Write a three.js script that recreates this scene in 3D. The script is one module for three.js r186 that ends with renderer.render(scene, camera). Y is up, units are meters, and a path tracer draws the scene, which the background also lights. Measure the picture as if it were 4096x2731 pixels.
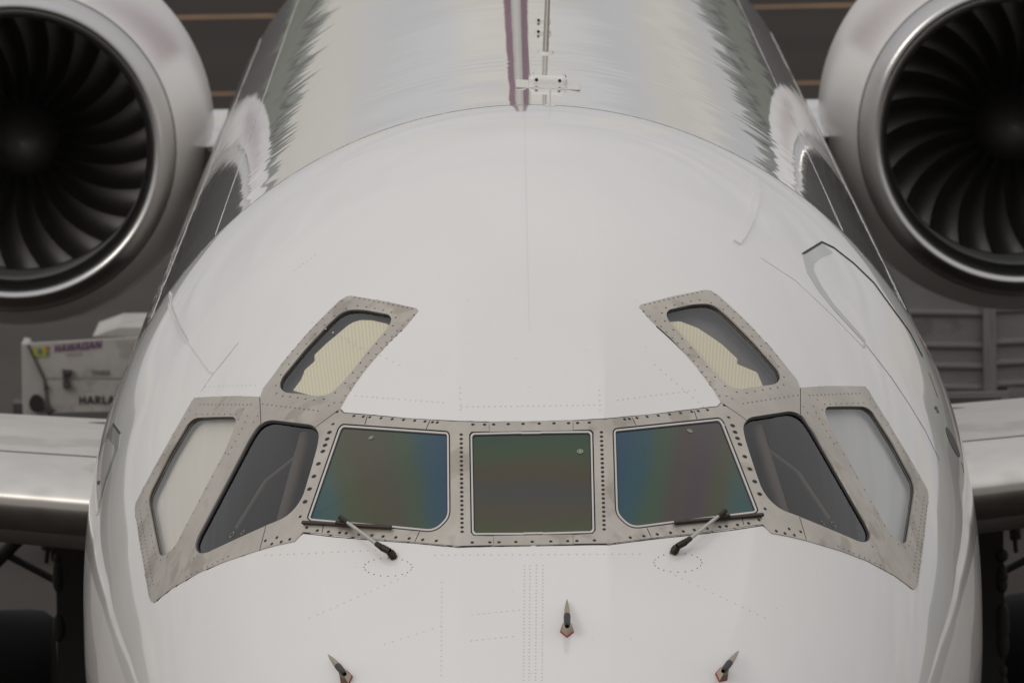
import * as THREE from 'three';
import { mergeGeometries } from 'three/addons/utils/BufferGeometryUtils.js';
import { RoundedBoxGeometry } from 'three/addons/geometries/RoundedBoxGeometry.js';

// ---------------------------------------------------------------- camera, sky, sun, exposure
const AXIS = 2.75;                                   // height of the fuselage axis above the apron
const camera = new THREE.PerspectiveCamera(3.3387, 1024 / 682, 1, 12000);
camera.position.set(-0.089, AXIS + 4.1, 38.4);        // telephoto from a terrace about 40 m ahead of the nose
camera.rotation.set(-0.07548, -0.00067, -0.0168, 'YXZ');
camera.focus = 41.0;
camera.userData.fStop = 13;
camera.updateMatrixWorld(true);

const scene = new THREE.Scene();
const renderer = new THREE.WebGLRenderer({ antialias: true });
renderer.toneMapping = THREE.LinearToneMapping;
renderer.toneMappingExposure = 0.65;
renderer.shadowMap.enabled = true;

let seed = 7;
const rnd = () => { seed = (seed * 1664525 + 1013904223) >>> 0; return seed / 4294967296; };
const hash = (x, y, z = 0) => { let h = Math.imul(x | 0, 374761393) ^ Math.imul(y | 0, 668265263) ^ Math.imul(z | 0, 2147483647 - 97); h = Math.imul(h ^ (h >>> 13), 1274126177); return ((h ^ (h >>> 16)) >>> 0) / 4294967296; };
const mixn = (a, b, t) => a + (b - a) * t;
const sstep = (a, b, x) => { const t = Math.min(1, Math.max(0, (x - a) / (b - a))); return t * t * (3 - 2 * t); };
function vnoise(x, y, z, px = 0) {                     // value noise, optional period in x
  const xi = Math.floor(x), yi = Math.floor(y), fx = x - xi, fy = y - yi, w = (i) => px ? ((i % px) + px) % px : i;
  const u = fx * fx * (3 - 2 * fx), v = fy * fy * (3 - 2 * fy);
  return mixn(mixn(hash(w(xi), yi, z), hash(w(xi + 1), yi, z), u), mixn(hash(w(xi), yi + 1, z), hash(w(xi + 1), yi + 1, z), u), v);
}
function fbm(x, y, z, oct = 4, px = 0) { let s = 0, a = 0.5, n = 0; for (let i = 0; i < oct; i++) { s += a * vnoise(x, y, z + i * 17, px); n += a; a *= 0.5; x *= 2; y *= 2; px *= 2; } return s / n; }

const SUN = new THREE.Vector3(-0.62, 0.52, 0.6).normalize();
{ // veiled, bright overcast
  const W = 2048, H = 1024, d = new Float32Array(W * H * 4);
  for (let j = 0; j < H; j++) for (let i = 0; i < W; i++) {
    const el = ((j + 0.5) / H - 0.5) * Math.PI, az = ((i + 0.5) / W - 0.5) * 2 * Math.PI, o = (j * W + i) * 4;
    const dir = new THREE.Vector3(Math.cos(az) * Math.cos(el), Math.sin(el), Math.sin(az) * Math.cos(el));
    const s = Math.max(0, Math.sin(el));
    const warp = fbm((i / W) * 64, el * 30, 13, 3, 64), streak = fbm((i / W) * 200, el * 22 + warp * 1.6, 3, 4, 200), big = fbm((i / W) * 12, el * 5, 9, 4, 12), band = fbm((i / W) * 48, el * 60 + warp * 2, 33, 4, 48);
    let L = mixn(0.63, 1.13, Math.pow(s, 0.65)) * (0.86 + 0.28 * big) * (1 + 0.42 * (band - 0.5) * (1 - sstep(0.2, 0.6, el)));
    L += 0.35 * Math.pow(Math.max(0, dir.dot(SUN)), 10);
    const low = 1 - sstep(0.02, 0.5, el), cream = sstep(0.46, 0.66, streak) * low;
    d[o] = L * mixn(0.985, 1.09, cream); d[o + 1] = L * mixn(0.985, 1.035, cream); d[o + 2] = L * mixn(1.0, 0.94, cream); d[o + 3] = 1;
  }
  const t = new THREE.DataTexture(d, W, H, THREE.RGBAFormat, THREE.FloatType);
  t.mapping = THREE.EquirectangularReflectionMapping; t.magFilter = THREE.LinearFilter; t.wrapS = THREE.RepeatWrapping; t.needsUpdate = true;
  scene.background = t; scene.environment = t;
}
const sun = new THREE.DirectionalLight(new THREE.Color(1, 0.93, 0.83), 0.75);
sun.position.copy(SUN).multiplyScalar(60); sun.castShadow = true; sun.shadow.radius = 30;
Object.assign(sun.shadow.camera, { left: -40, right: 40, top: 40, bottom: -40, near: 1, far: 160 });
sun.shadow.mapSize.set(2048, 2048);
scene.add(sun); scene.add(sun.target);

// ---------------------------------------------------------------- textures and materials
function dataTex(n, fn, srgb = false) {
  const d = new Uint8Array(n * n * 4);
  for (let j = 0; j < n; j++) for (let i = 0; i < n; i++) { const c = fn(i / n, j / n), o = (j * n + i) * 4; d[o] = c[0] * 255; d[o + 1] = c[1] * 255; d[o + 2] = c[2] * 255; d[o + 3] = 255; }
  const t = new THREE.DataTexture(d, n, n); t.wrapS = t.wrapT = THREE.RepeatWrapping; t.magFilter = THREE.LinearFilter; t.minFilter = THREE.LinearMipmapLinearFilter; t.generateMipmaps = true;
  if (srgb) t.colorSpace = THREE.SRGBColorSpace; t.needsUpdate = true; return t;
}
const pfbm = (x, y, k, z, oct = 4) => { // periodic both ways
  let s = 0, a = 0.5, n = 0;
  for (let i = 0; i < oct; i++) {
    const X = x * k, Y = y * k, xi = Math.floor(X), yi = Math.floor(Y), fx = X - xi, fy = Y - yi, w = (v) => ((v % k) + k) % k, u = fx * fx * (3 - 2 * fx), v = fy * fy * (3 - 2 * fy);
    s += a * mixn(mixn(hash(w(xi), w(yi), z + i), hash(w(xi + 1), w(yi), z + i), u), mixn(hash(w(xi), w(yi + 1), z + i), hash(w(xi + 1), w(yi + 1), z + i), u), v);
    n += a; a *= 0.5; k *= 2;
  } return s / n;
};
function floatTex(n, fn) { const d = new Float32Array(n * n * 4); for (let j = 0; j < n; j++) for (let i = 0; i < n; i++) { const v = fn(i / n, j / n), o = (j * n + i) * 4; d[o] = d[o + 1] = d[o + 2] = v; d[o + 3] = 1; } const t = new THREE.DataTexture(d, n, n, THREE.RGBAFormat, THREE.FloatType); t.wrapS = t.wrapT = THREE.RepeatWrapping; t.magFilter = THREE.LinearFilter; t.needsUpdate = true; return t; }
const ripple = floatTex(512, (u, v) => pfbm(u, v, 7, 61, 2));          // panel unevenness, 2 m a tile
const lin = (r, g, b) => new THREE.Color().setRGB(r, g, b);
const paintTex = dataTex(512, (u, v) => { const n = 0.955 + 0.045 * pfbm(u, v, 5, 40, 5), q = hash(u * 512, v * 512, 3) > 0.9993 ? 0.8 : 1; return [n * q, n * q, n * q * 0.997]; });
const metalTex = dataTex(512, (u, v) => { const a = pfbm(u, v, 6, 11, 5), b = pfbm(u, v * 0.999, 40, 5, 2), st = sstep(0.56, 0.72, pfbm(u, v, 9, 77, 4)); const n = (0.72 + 0.3 * a + 0.08 * (b - 0.5)) * (1 - 0.2 * st); return [n, n * (0.985 - 0.02 * st), n * (0.955 - 0.04 * st)]; });
const metalRough = dataTex(256, (u, v) => { const a = pfbm(u, v, 8, 31, 4); return [a, 0.55 + 0.5 * a, a]; });
const M = {};
M.paint = new THREE.MeshPhysicalMaterial({ color: lin(0.785, 0.755, 0.732), map: paintTex, bumpMap: ripple, bumpScale: 0.0016, roughness: 0.42, clearcoat: 1, clearcoatRoughness: 0.035 });
M.gloss = new THREE.MeshPhysicalMaterial({ color: lin(0.785, 0.755, 0.732), map: paintTex, roughness: 0.3, clearcoat: 1, clearcoatRoughness: 0.02 });
M.frame = new THREE.MeshPhysicalMaterial({ color: lin(0.60, 0.56, 0.51), map: metalTex, roughness: 0.6, roughnessMap: metalRough, metalness: 0.75 });
M.bead = new THREE.MeshPhysicalMaterial({ color: lin(0.62, 0.585, 0.55), roughness: 0.5, metalness: 0.3 });
M.seal = new THREE.MeshStandardMaterial({ color: lin(0.018, 0.018, 0.024), roughness: 0.6 });
M.screw = new THREE.MeshStandardMaterial({ color: lin(0.07, 0.055, 0.046), roughness: 0.5, metalness: 0.5 });
M.screwDark = new THREE.MeshStandardMaterial({ color: lin(0.018, 0.012, 0.010), roughness: 0.7 });
M.rivet = new THREE.MeshStandardMaterial({ color: lin(0.12, 0.105, 0.092), roughness: 0.5, metalness: 0.5 });
M.skinRivet = new THREE.MeshPhysicalMaterial({ color: lin(0.60, 0.585, 0.575), roughness: 0.5 });
M.liner = new THREE.MeshStandardMaterial({ color: lin(0.045, 0.036, 0.032), roughness: 0.9 });
M.grey = new THREE.MeshPhysicalMaterial({ color: lin(0.36, 0.36, 0.345), roughness: 0.4, clearcoat: 1, clearcoatRoughness: 0.04 });
M.line = new THREE.MeshStandardMaterial({ color: lin(0.03, 0.03, 0.03), roughness: 0.7 });
M.faint = new THREE.MeshPhysicalMaterial({ color: lin(0.60, 0.585, 0.57), roughness: 0.4, clearcoat: 1, clearcoatRoughness: 0.04 });
M.seam = new THREE.MeshPhysicalMaterial({ color: lin(0.70, 0.68, 0.66), roughness: 0.4, clearcoat: 1, clearcoatRoughness: 0.04 });
M.red = new THREE.MeshStandardMaterial({ color: lin(0.32, 0.025, 0.02), roughness: 0.5 });
M.probe = new THREE.MeshPhysicalMaterial({ color: lin(0.42, 0.35, 0.27), roughness: 0.4, metalness: 0.85 });
M.probeDark = new THREE.MeshPhysicalMaterial({ color: lin(0.03, 0.028, 0.028), roughness: 0.45, metalness: 0.4 });
M.brass = new THREE.MeshPhysicalMaterial({ color: lin(0.05, 0.035, 0.025), roughness: 0.5, metalness: 0.6 });
M.alu = new THREE.MeshPhysicalMaterial({ color: lin(0.62, 0.6, 0.57), map: metalTex, roughness: 0.35, metalness: 0.8 });
M.lip = new THREE.MeshPhysicalMaterial({ color: lin(0.54, 0.53, 0.52), roughness: 0.26, metalness: 1 });
M.slat = new THREE.MeshPhysicalMaterial({ color: lin(0.74, 0.72, 0.70), map: metalTex, roughness: 0.42, metalness: 1 });
M.duct = new THREE.MeshStandardMaterial({ color: lin(0.22, 0.22, 0.22), roughness: 0.7 });   // perforated grey acoustic liner
M.fan = new THREE.MeshPhysicalMaterial({ color: lin(0.36, 0.34, 0.32), roughness: 0.4, metalness: 1 });   // bare titanium
M.wing = new THREE.MeshPhysicalMaterial({ color: lin(0.60, 0.58, 0.56), roughness: 0.45, map: metalTex });
M.cowl = new THREE.MeshPhysicalMaterial({ color: lin(0.74, 0.715, 0.69), map: paintTex, roughness: 0.4, clearcoat: 1, clearcoatRoughness: 0.22 });
M.rubber = new THREE.MeshStandardMaterial({ color: lin(0.012, 0.012, 0.012), roughness: 0.9 });
M.gear = new THREE.MeshStandardMaterial({ color: lin(0.06, 0.058, 0.055), roughness: 0.7 });  // landing-gear paint is pale; its under-wing shade is put into this colour
M.purple = new THREE.MeshPhysicalMaterial({ color: lin(0.17, 0.022, 0.09), roughness: 1, specularIntensity: 0.1 });

// ---------------------------------------------------------------- aircraft skin as a surface S(theta, a): a = metres aft of the nose tip
function pchip(pts) {
  const n = pts.length, h = [], d = [], m = new Array(n).fill(0);
  for (let i = 0; i < n - 1; i++) { h[i] = pts[i + 1][0] - pts[i][0]; d[i] = (pts[i + 1][1] - pts[i][1]) / h[i]; }
  m[0] = d[0]; m[n - 1] = d[n - 2];
  for (let i = 1; i < n - 1; i++) m[i] = d[i - 1] * d[i] <= 0 ? 0 : (3 * (h[i - 1] + h[i])) / ((2 * h[i] + h[i - 1]) / d[i - 1] + (h[i] + 2 * h[i - 1]) / d[i]);
  return (x) => {
    if (x <= pts[0][0]) return pts[0][1]; if (x >= pts[n - 1][0]) return pts[n - 1][1];
    let i = 0; while (x > pts[i + 1][0]) i++;
    const t = (x - pts[i][0]) / h[i], t2 = t * t, t3 = t2 * t;
    return (2 * t3 - 3 * t2 + 1) * pts[i][1] + (t3 - 2 * t2 + t) * h[i] * m[i] + (-2 * t3 + 3 * t2) * pts[i + 1][1] + (t3 - t2) * h[i] * m[i + 1];
  };
}
const TOP = pchip([[0, -0.82], [0.03, -0.70], [0.1, -0.58], [0.3, -0.40], [0.7, -0.15], [1.2, 0.09], [1.78, 0.385], [2.25, 0.745], [2.75, 1.03], [3.4, 1.31], [4.2, 1.54], [5.0, 1.65], [5.5, 1.67], [27.5, 1.67], [36, 1.35]]);
const WID = pchip([[0, 0.001], [0.03, 0.17], [0.1, 0.32], [0.3, 0.56], [0.7, 0.83], [1.2, 1.06], [1.75, 1.25], [2.25, 1.38], [2.8, 1.485], [3.5, 1.585], [4.3, 1.648], [5.0, 1.668], [5.5, 1.67], [27, 1.67], [31, 1.2], [36, 0.12]]);
const CEN = pchip([[0, -0.84], [1, -0.76], [2, -0.63], [3, -0.48], [4.2, -0.24], [5.5, 0], [27, 0], [36, 1.0]]);
const BOT = pchip([[0, -0.86], [0.03, -0.98], [0.1, -1.1], [0.3, -1.25], [0.7, -1.43], [1.5, -1.66], [2.5, -1.82], [3.5, -1.9], [5.5, -1.94], [26, -1.94], [36, 0.7]]);
const FLAT = pchip([[0, 0], [0.5, 0.1], [1.0, 0.45], [1.6, 0.8], [1.8, 1], [2.35, 1], [2.7, 0.5], [3.6, 0.25], [4.6, 0], [40, 0]]);
const FACET = pchip([[0, 0], [1.2, 0], [1.72, 1], [2.5, 1], [3.1, 0], [40, 0]]);
const X0 = 0.258;
function topAt(x, a, w, t, c) {           // height of the upper skin at lateral distance x
  const e = (q) => c + (t - c) * Math.sqrt(Math.max(0, 1 - (q / w) * (q / w)));
  x = Math.abs(x);
  const x1 = 0.58 * w;
  if (a > 4.6 || x >= x1 || w < 0.6) return e(x);
  if (x < X0) return mixn(e(x), e(X0), FLAT(a));
  return mixn(e(x), mixn(e(X0), e(x1), (x - X0) / (x1 - X0)), FACET(a));
}
function skin(th, a, out = new THREE.Vector3()) {
  const w = WID(a), t = TOP(a), c = CEN(a), b = BOT(a), x = w * Math.sin(th), k = Math.cos(th);
  let v = k > 0 ? c + (t - c) * k : c + (c - b) * k;
  if (k > 0.5) v = topAt(x, a, w, t, c);
  return out.set(x, AXIS + v, -a);
}
const _p = new THREE.Vector3(), _q = new THREE.Vector3(), _r = new THREE.Vector3(), _s = new THREE.Vector3();
function skinNormal(th, a) {
  const e = 0.004;
  skin(th + e, a, _p); skin(th - e, a, _q); skin(th, a + 0.006, _r); skin(th, a - 0.006, _s);
  const n = _p.clone().sub(_q).cross(_r.clone().sub(_s)).normalize();
  const out = skin(th, a).sub(new THREE.Vector3(0, AXIS + CEN(a), -a));
  return n.dot(out) < 0 ? n.negate() : n;
}
const on = (th, a, h) => skin(th, a).addScaledVector(skinNormal(th, a), h);

// a point of the photograph (4096 x 2731) gives a ray; where it meets the skin gives (theta, a)
const FPX = 46846;
function ray(px, py) { return new THREE.Vector3(px - 2048, 1365.5 - py, -FPX).normalize().applyQuaternion(camera.quaternion); }
function inside(x, v, a) {
  const w = WID(a), c = CEN(a);
  if (Math.abs(x) >= w) return false;
  if (v >= c) return v < topAt(x, a, w, TOP(a), c);
  return ((v - c) / (c - BOT(a))) ** 2 + (x / w) ** 2 < 1;
}
function hit(px, py) {
  const d = ray(px, py), C = camera.position, at = (a) => { const k = (-a - C.z) / d.z; return [C.x + d.x * k, C.y + d.y * k - AXIS]; };
  let lo = 0, hi = -1;
  for (let a = 0.02; a < 27; a += a < 6 ? 0.02 : 0.1) { const [x, v] = at(a); if (inside(x, v, a)) { hi = a; break; } lo = a; }
  if (hi < 0) { // just past the outline: take the nearest skin point at the widest station
    let best = 1e9, ba = 5;
    for (let a = 1; a < 8; a += 0.02) { const [x, v] = at(a), w = WID(a), c = CEN(a), r = Math.hypot(x / w, (v - c) / (v > c ? TOP(a) - c : c - BOT(a))); if (r < best) { best = r; ba = a; } }
    hi = lo = ba;
  }
  for (let i = 0; i < 26 && hi > lo; i++) { const m = (lo + hi) / 2, [x, v] = at(m); if (inside(x, v, m)) hi = m; else lo = m; }
  const [x, v] = at(hi), w = WID(hi), c = CEN(hi), b = BOT(hi), t = TOP(hi);
  const th = v > c && Math.abs(x) < 0.58 * w ? Math.asin(x / w) : Math.atan2(x / w, (v - c) / (v > c ? t - c : c - b));
  return [th, hi];
}
function onGround(px, py) { const d = ray(px, py), k = -camera.position.y / d.y; return camera.position.clone().addScaledVector(d, k); }
function onDepth(px, py, a) { const d = ray(px, py), k = (-a - camera.position.z) / d.z; return camera.position.clone().addScaledVector(d, k); }

// ---------------------------------------------------------------- small helpers
function part(name, geo, mat, parent, label) {
  const m = new THREE.Mesh(geo, mat); m.name = name; m.castShadow = m.receiveShadow = true;
  if (label) m.userData.label = label;
  if (parent) parent.add(m); return m;
}
function thing(name, label, category, group) { const g = new THREE.Group(); g.name = name; g.userData = { label, category }; if (group) g.userData.group = group; scene.add(g); return g; }
function structure(name, geo, mat, label, category) { const m = part(name, geo, mat, scene); m.userData = { kind: 'structure', label, category }; return m; }
function geom(pos, idx, uv, nor) {
  const g = new THREE.BufferGeometry(); g.setAttribute('position', new THREE.Float32BufferAttribute(pos, 3));
  if (uv) g.setAttribute('uv', new THREE.Float32BufferAttribute(uv, 2));
  g.setIndex(idx); if (nor) g.setAttribute('normal', new THREE.Float32BufferAttribute(nor, 3)); else g.computeVertexNormals(); return g;
}
function rounded(pts, R) { // closed polygon with its corners rounded
  const out = [], n = pts.length;
  for (let i = 0; i < n; i++) {
    const p = pts[i], a = pts[(i + n - 1) % n], b = pts[(i + 1) % n], la = Math.hypot(a[0] - p[0], a[1] - p[1]), lb = Math.hypot(b[0] - p[0], b[1] - p[1]);
    const r = Math.min(p[2] ?? R, 0.48 * la, 0.48 * lb), s = [p[0] + ((a[0] - p[0]) * r) / la, p[1] + ((a[1] - p[1]) * r) / la], e = [p[0] + ((b[0] - p[0]) * r) / lb, p[1] + ((b[1] - p[1]) * r) / lb];
    const k = r < 2 ? 1 : 6;
    for (let j = 0; j <= k; j++) { const t = j / k, u = 1 - t; out.push([u * u * s[0] + 2 * u * t * p[0] + t * t * e[0], u * u * s[1] + 2 * u * t * p[1] + t * t * e[1]]); }
  }
  return out;
}
function dense(pts, L, closed = true) {
  const out = [], n = pts.length;
  for (let i = 0; i < (closed ? n : n - 1); i++) { const a = pts[i], b = pts[(i + 1) % n], d = Math.hypot(b[0] - a[0], b[1] - a[1]), k = Math.max(1, Math.ceil(d / L)); if (d < 1e-6) continue; for (let j = 0; j < k; j++) out.push([mixn(a[0], b[0], j / k), mixn(a[1], b[1], j / k)]); }
  if (!closed) out.push(pts[n - 1]); return out;
}
function grow(poly, d) { // move a closed outline outwards (screen pixels)
  let A = 0; const n = poly.length; for (let i = 0; i < n; i++) { const p = poly[i], q = poly[(i + 1) % n]; A += p[0] * q[1] - q[0] * p[1]; }
  const s = A > 0 ? 1 : -1;
  return poly.map((p, i) => { const a = poly[(i + n - 1) % n], b = poly[(i + 1) % n]; const tx = b[0] - a[0], ty = b[1] - a[1], l = Math.hypot(tx, ty) || 1; return [p[0] + (s * ty * d) / l, p[1] - (s * tx * d) / l]; });
}
const toSkin = (pts, L = 24, closed = true) => dense(pts, L, closed).map(([x, y]) => hit(x, y));
function sub(loop, p, q, dir = 1) { // the stretch of a closed outline from near p to near q
  const near = (z) => { let b = 0, bd = 1e9; loop.forEach((v, i) => { const d = Math.hypot(v[0] - z[0], v[1] - z[1]); if (d < bd) { bd = d; b = i; } }); return b; };
  const n = loop.length, i0 = near(p), i1 = near(q), out = []; let i = i0;
  for (;;) { out.push(loop[i]); if (i === i1) break; i = (i + dir + n) % n; } return out;
}
const UX = 1.35, UA = 1.25;
function triangulate(outer, holes, L) { // (theta, a) outline -> fine conforming triangles
  const mk = (l) => l.map(([t, a]) => new THREE.Vector2(t * UX, a * UA));
  let o = mk(outer), hs = holes.map(mk);
  if (THREE.ShapeUtils.isClockWise(o)) o.reverse();
  hs = hs.map((h) => (THREE.ShapeUtils.isClockWise(h) ? h : h.reverse()));
  let tris = THREE.ShapeUtils.triangulateShape(o, hs); const V = [...o, ...hs.flat()], nb = V.length;
  for (let pass = 0; pass < 7; pass++) {
    const mid = new Map(), next = []; let any = false;
    const edge = (i, j) => { if (V[i].distanceTo(V[j]) <= L) return -1; const k = i < j ? i * 1e6 + j : j * 1e6 + i; if (!mid.has(k)) { mid.set(k, V.length); V.push(V[i].clone().lerp(V[j], 0.5)); } any = true; return mid.get(k); };
    for (const [a, b, c] of tris) {
      const x = edge(a, b), y = edge(b, c), z = edge(c, a), k = (x >= 0) + (y >= 0) + (z >= 0);
      if (!k) next.push([a, b, c]);
      else if (k === 3) next.push([a, x, z], [x, b, y], [z, y, c], [x, y, z]);
      else if (k === 1) { if (x >= 0) next.push([a, x, c], [x, b, c]); else if (y >= 0) next.push([a, b, y], [a, y, c]); else next.push([a, b, z], [b, c, z]); }
      else if (x < 0) next.push([a, b, y], [a, y, z], [z, y, c]);
      else if (y < 0) next.push([a, x, z], [x, b, c], [x, c, z]);
      else next.push([x, b, y], [a, x, y], [a, y, c]);
    }
    tris = next; if (!any) break;
  }
  return { V: V.map((v) => [v.x / UX, v.y / UA]), tris, loops: [o, ...hs].map((l) => l.map((v) => [v.x / UX, v.y / UA])) };
}
function plate(outer, holes, h, deep, side = 1, L = 0.03) { // a sheet-metal piece lying on the skin, edges turned down
  const m = (l) => l.map(([t, a]) => [t * side, a]);
  const { V, tris, loops } = triangulate(m(outer), holes.map(m), L), pos = [], nor = [], uv = [], idx = [];
  for (const [t, a] of V) { const n = skinNormal(t, a), p = skin(t, a).addScaledVector(n, h); pos.push(p.x, p.y, p.z); nor.push(n.x, n.y, n.z); uv.push(t * UX * 1.1, a * 1.1); }
  for (const [a, b, c] of tris) idx.push(a, c, b);
  for (const l of loops) { // edges
    for (let i = 0; i < l.length; i++) {
      const A = l[i], B = l[(i + 1) % l.length], na = skinNormal(A[0], A[1]), nb = skinNormal(B[0], B[1]), pa = skin(A[0], A[1]), pb = skin(B[0], B[1]), k = pos.length / 3;
      const v = [pa.clone().addScaledVector(na, h), pb.clone().addScaledVector(nb, h), pb.clone().addScaledVector(nb, -deep), pa.clone().addScaledVector(na, -deep)];
      const w = pb.clone().sub(pa).cross(na).normalize();
      for (const q of v) { pos.push(q.x, q.y, q.z); nor.push(w.x, w.y, w.z); uv.push(A[0] * UX, A[1]); }
      idx.push(k, k + 1, k + 2, k, k + 2, k + 3);
    }
  }
  return fixWinding(geom(pos, idx, uv, nor));
}
function fixWinding(g) { // faces wind the way their normals point
  const p = g.attributes.position, n = g.attributes.normal, ix = g.index.array, a = new THREE.Vector3(), b = new THREE.Vector3(), c = new THREE.Vector3(), m = new THREE.Vector3();
  for (let i = 0; i < ix.length; i += 3) {
    a.fromBufferAttribute(p, ix[i]); b.fromBufferAttribute(p, ix[i + 1]); c.fromBufferAttribute(p, ix[i + 2]); m.fromBufferAttribute(n, ix[i]);
    if (b.clone().sub(a).cross(c.clone().sub(a)).dot(m) < 0) { const t = ix[i + 1]; ix[i + 1] = ix[i + 2]; ix[i + 2] = t; }
  } return g;
}
function sheet(outer, h, side = 1, L = 0.03, uvBox) { // a thin pane or blind, h from the skin
  const m = outer.map(([t, a]) => [t * side, a]), { V, tris } = triangulate(m, [], L), pos = [], nor = [], uv = [], idx = [];
  let x0 = 1e9, x1 = -1e9, y0 = 1e9, y1 = -1e9; for (const [t, a] of m) { x0 = Math.min(x0, t); x1 = Math.max(x1, t); y0 = Math.min(y0, a); y1 = Math.max(y1, a); }
  for (const [t, a] of V) { const n = skinNormal(t, a), p = skin(t, a).addScaledVector(n, h); pos.push(p.x, p.y, p.z); nor.push(n.x, n.y, n.z); uv.push((t - x0) / (x1 - x0), (a - y0) / (y1 - y0)); }
  for (const [a, b, c] of tris) idx.push(a, b, c);
  return fixWinding(geom(pos, idx, uv, nor));
}
function strip(line, width, h, closed = false, base = 0) { // a ribbon along a (theta, a) line
  const pos = [], nor = [], idx = [], n = line.length, uv = [];
  for (let i = 0; i < n; i++) {
    const A = line[closed ? (i + n - 1) % n : Math.max(0, i - 1)], B = line[closed ? (i + 1) % n : Math.min(n - 1, i + 1)], nn = skinNormal(line[i][0], line[i][1]), p = skin(line[i][0], line[i][1]);
    const t = skin(B[0], B[1]).sub(skin(A[0], A[1])), w = typeof width === 'function' ? width(i / (n - 1)) : width, s = t.cross(nn).normalize().multiplyScalar(w / 2);
    const he = !closed && (i === 0 || i === n - 1) ? base + 0.0003 : h;   // ends slope down to the skin
    for (const [k, hh] of [[-1, base], [-1, he], [1, he], [1, base]]) { const q = p.clone().addScaledVector(s, k).addScaledVector(nn, hh); pos.push(q.x, q.y, q.z); nor.push(nn.x, nn.y, nn.z); uv.push(i * 0.02, k); }
  }
  for (let i = 0; i < (closed ? n : n - 1); i++) { const a = i * 4, b = ((i + 1) % n) * 4; for (let k = 0; k < 3; k++) idx.push(a + k, b + k, a + k + 1, a + k + 1, b + k, b + k + 1); }
  return fixWinding(geom(pos, idx, uv, nor));
}
const UP = new THREE.Vector3(0, 1, 0);
function seat(m, th, a, h = 0) { m.position.copy(on(th, a, h)); m.quaternion.setFromUnitVectors(UP, skinNormal(th, a)); return m; }
function lathe(profile, seg = 32) { return new THREE.LatheGeometry(profile.map(([r, y]) => new THREE.Vector2(r, y)), seg); }
function tube(a, b, r0, r1, seg = 10) { const d = b.clone().sub(a), g = new THREE.CylinderGeometry(r1, r0, d.length(), seg); g.translate(0, d.length() / 2, 0); g.applyQuaternion(new THREE.Quaternion().setFromUnitVectors(UP, d.clone().normalize())); g.translate(a.x, a.y, a.z); return g; }
const bx = (x, y, z, cx, cy, cz) => new THREE.BoxGeometry(x, y, z).translate(cx, cy, cz);

// zooms the outlines were read in
const zoom = (x0, y0, s) => (x, y, r) => [x0 + x * s, y0 + y * s, r];
const A = zoom(500, 1550, 0.574), B = zoom(1050, 1130, 0.3507), W = zoom(1150, 1550, 0.4783), R2 = zoom(2800, 600, 0.8929), L3 = zoom(300, 900, 0.5102), L4 = zoom(320, 1600, 0.721);

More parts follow.
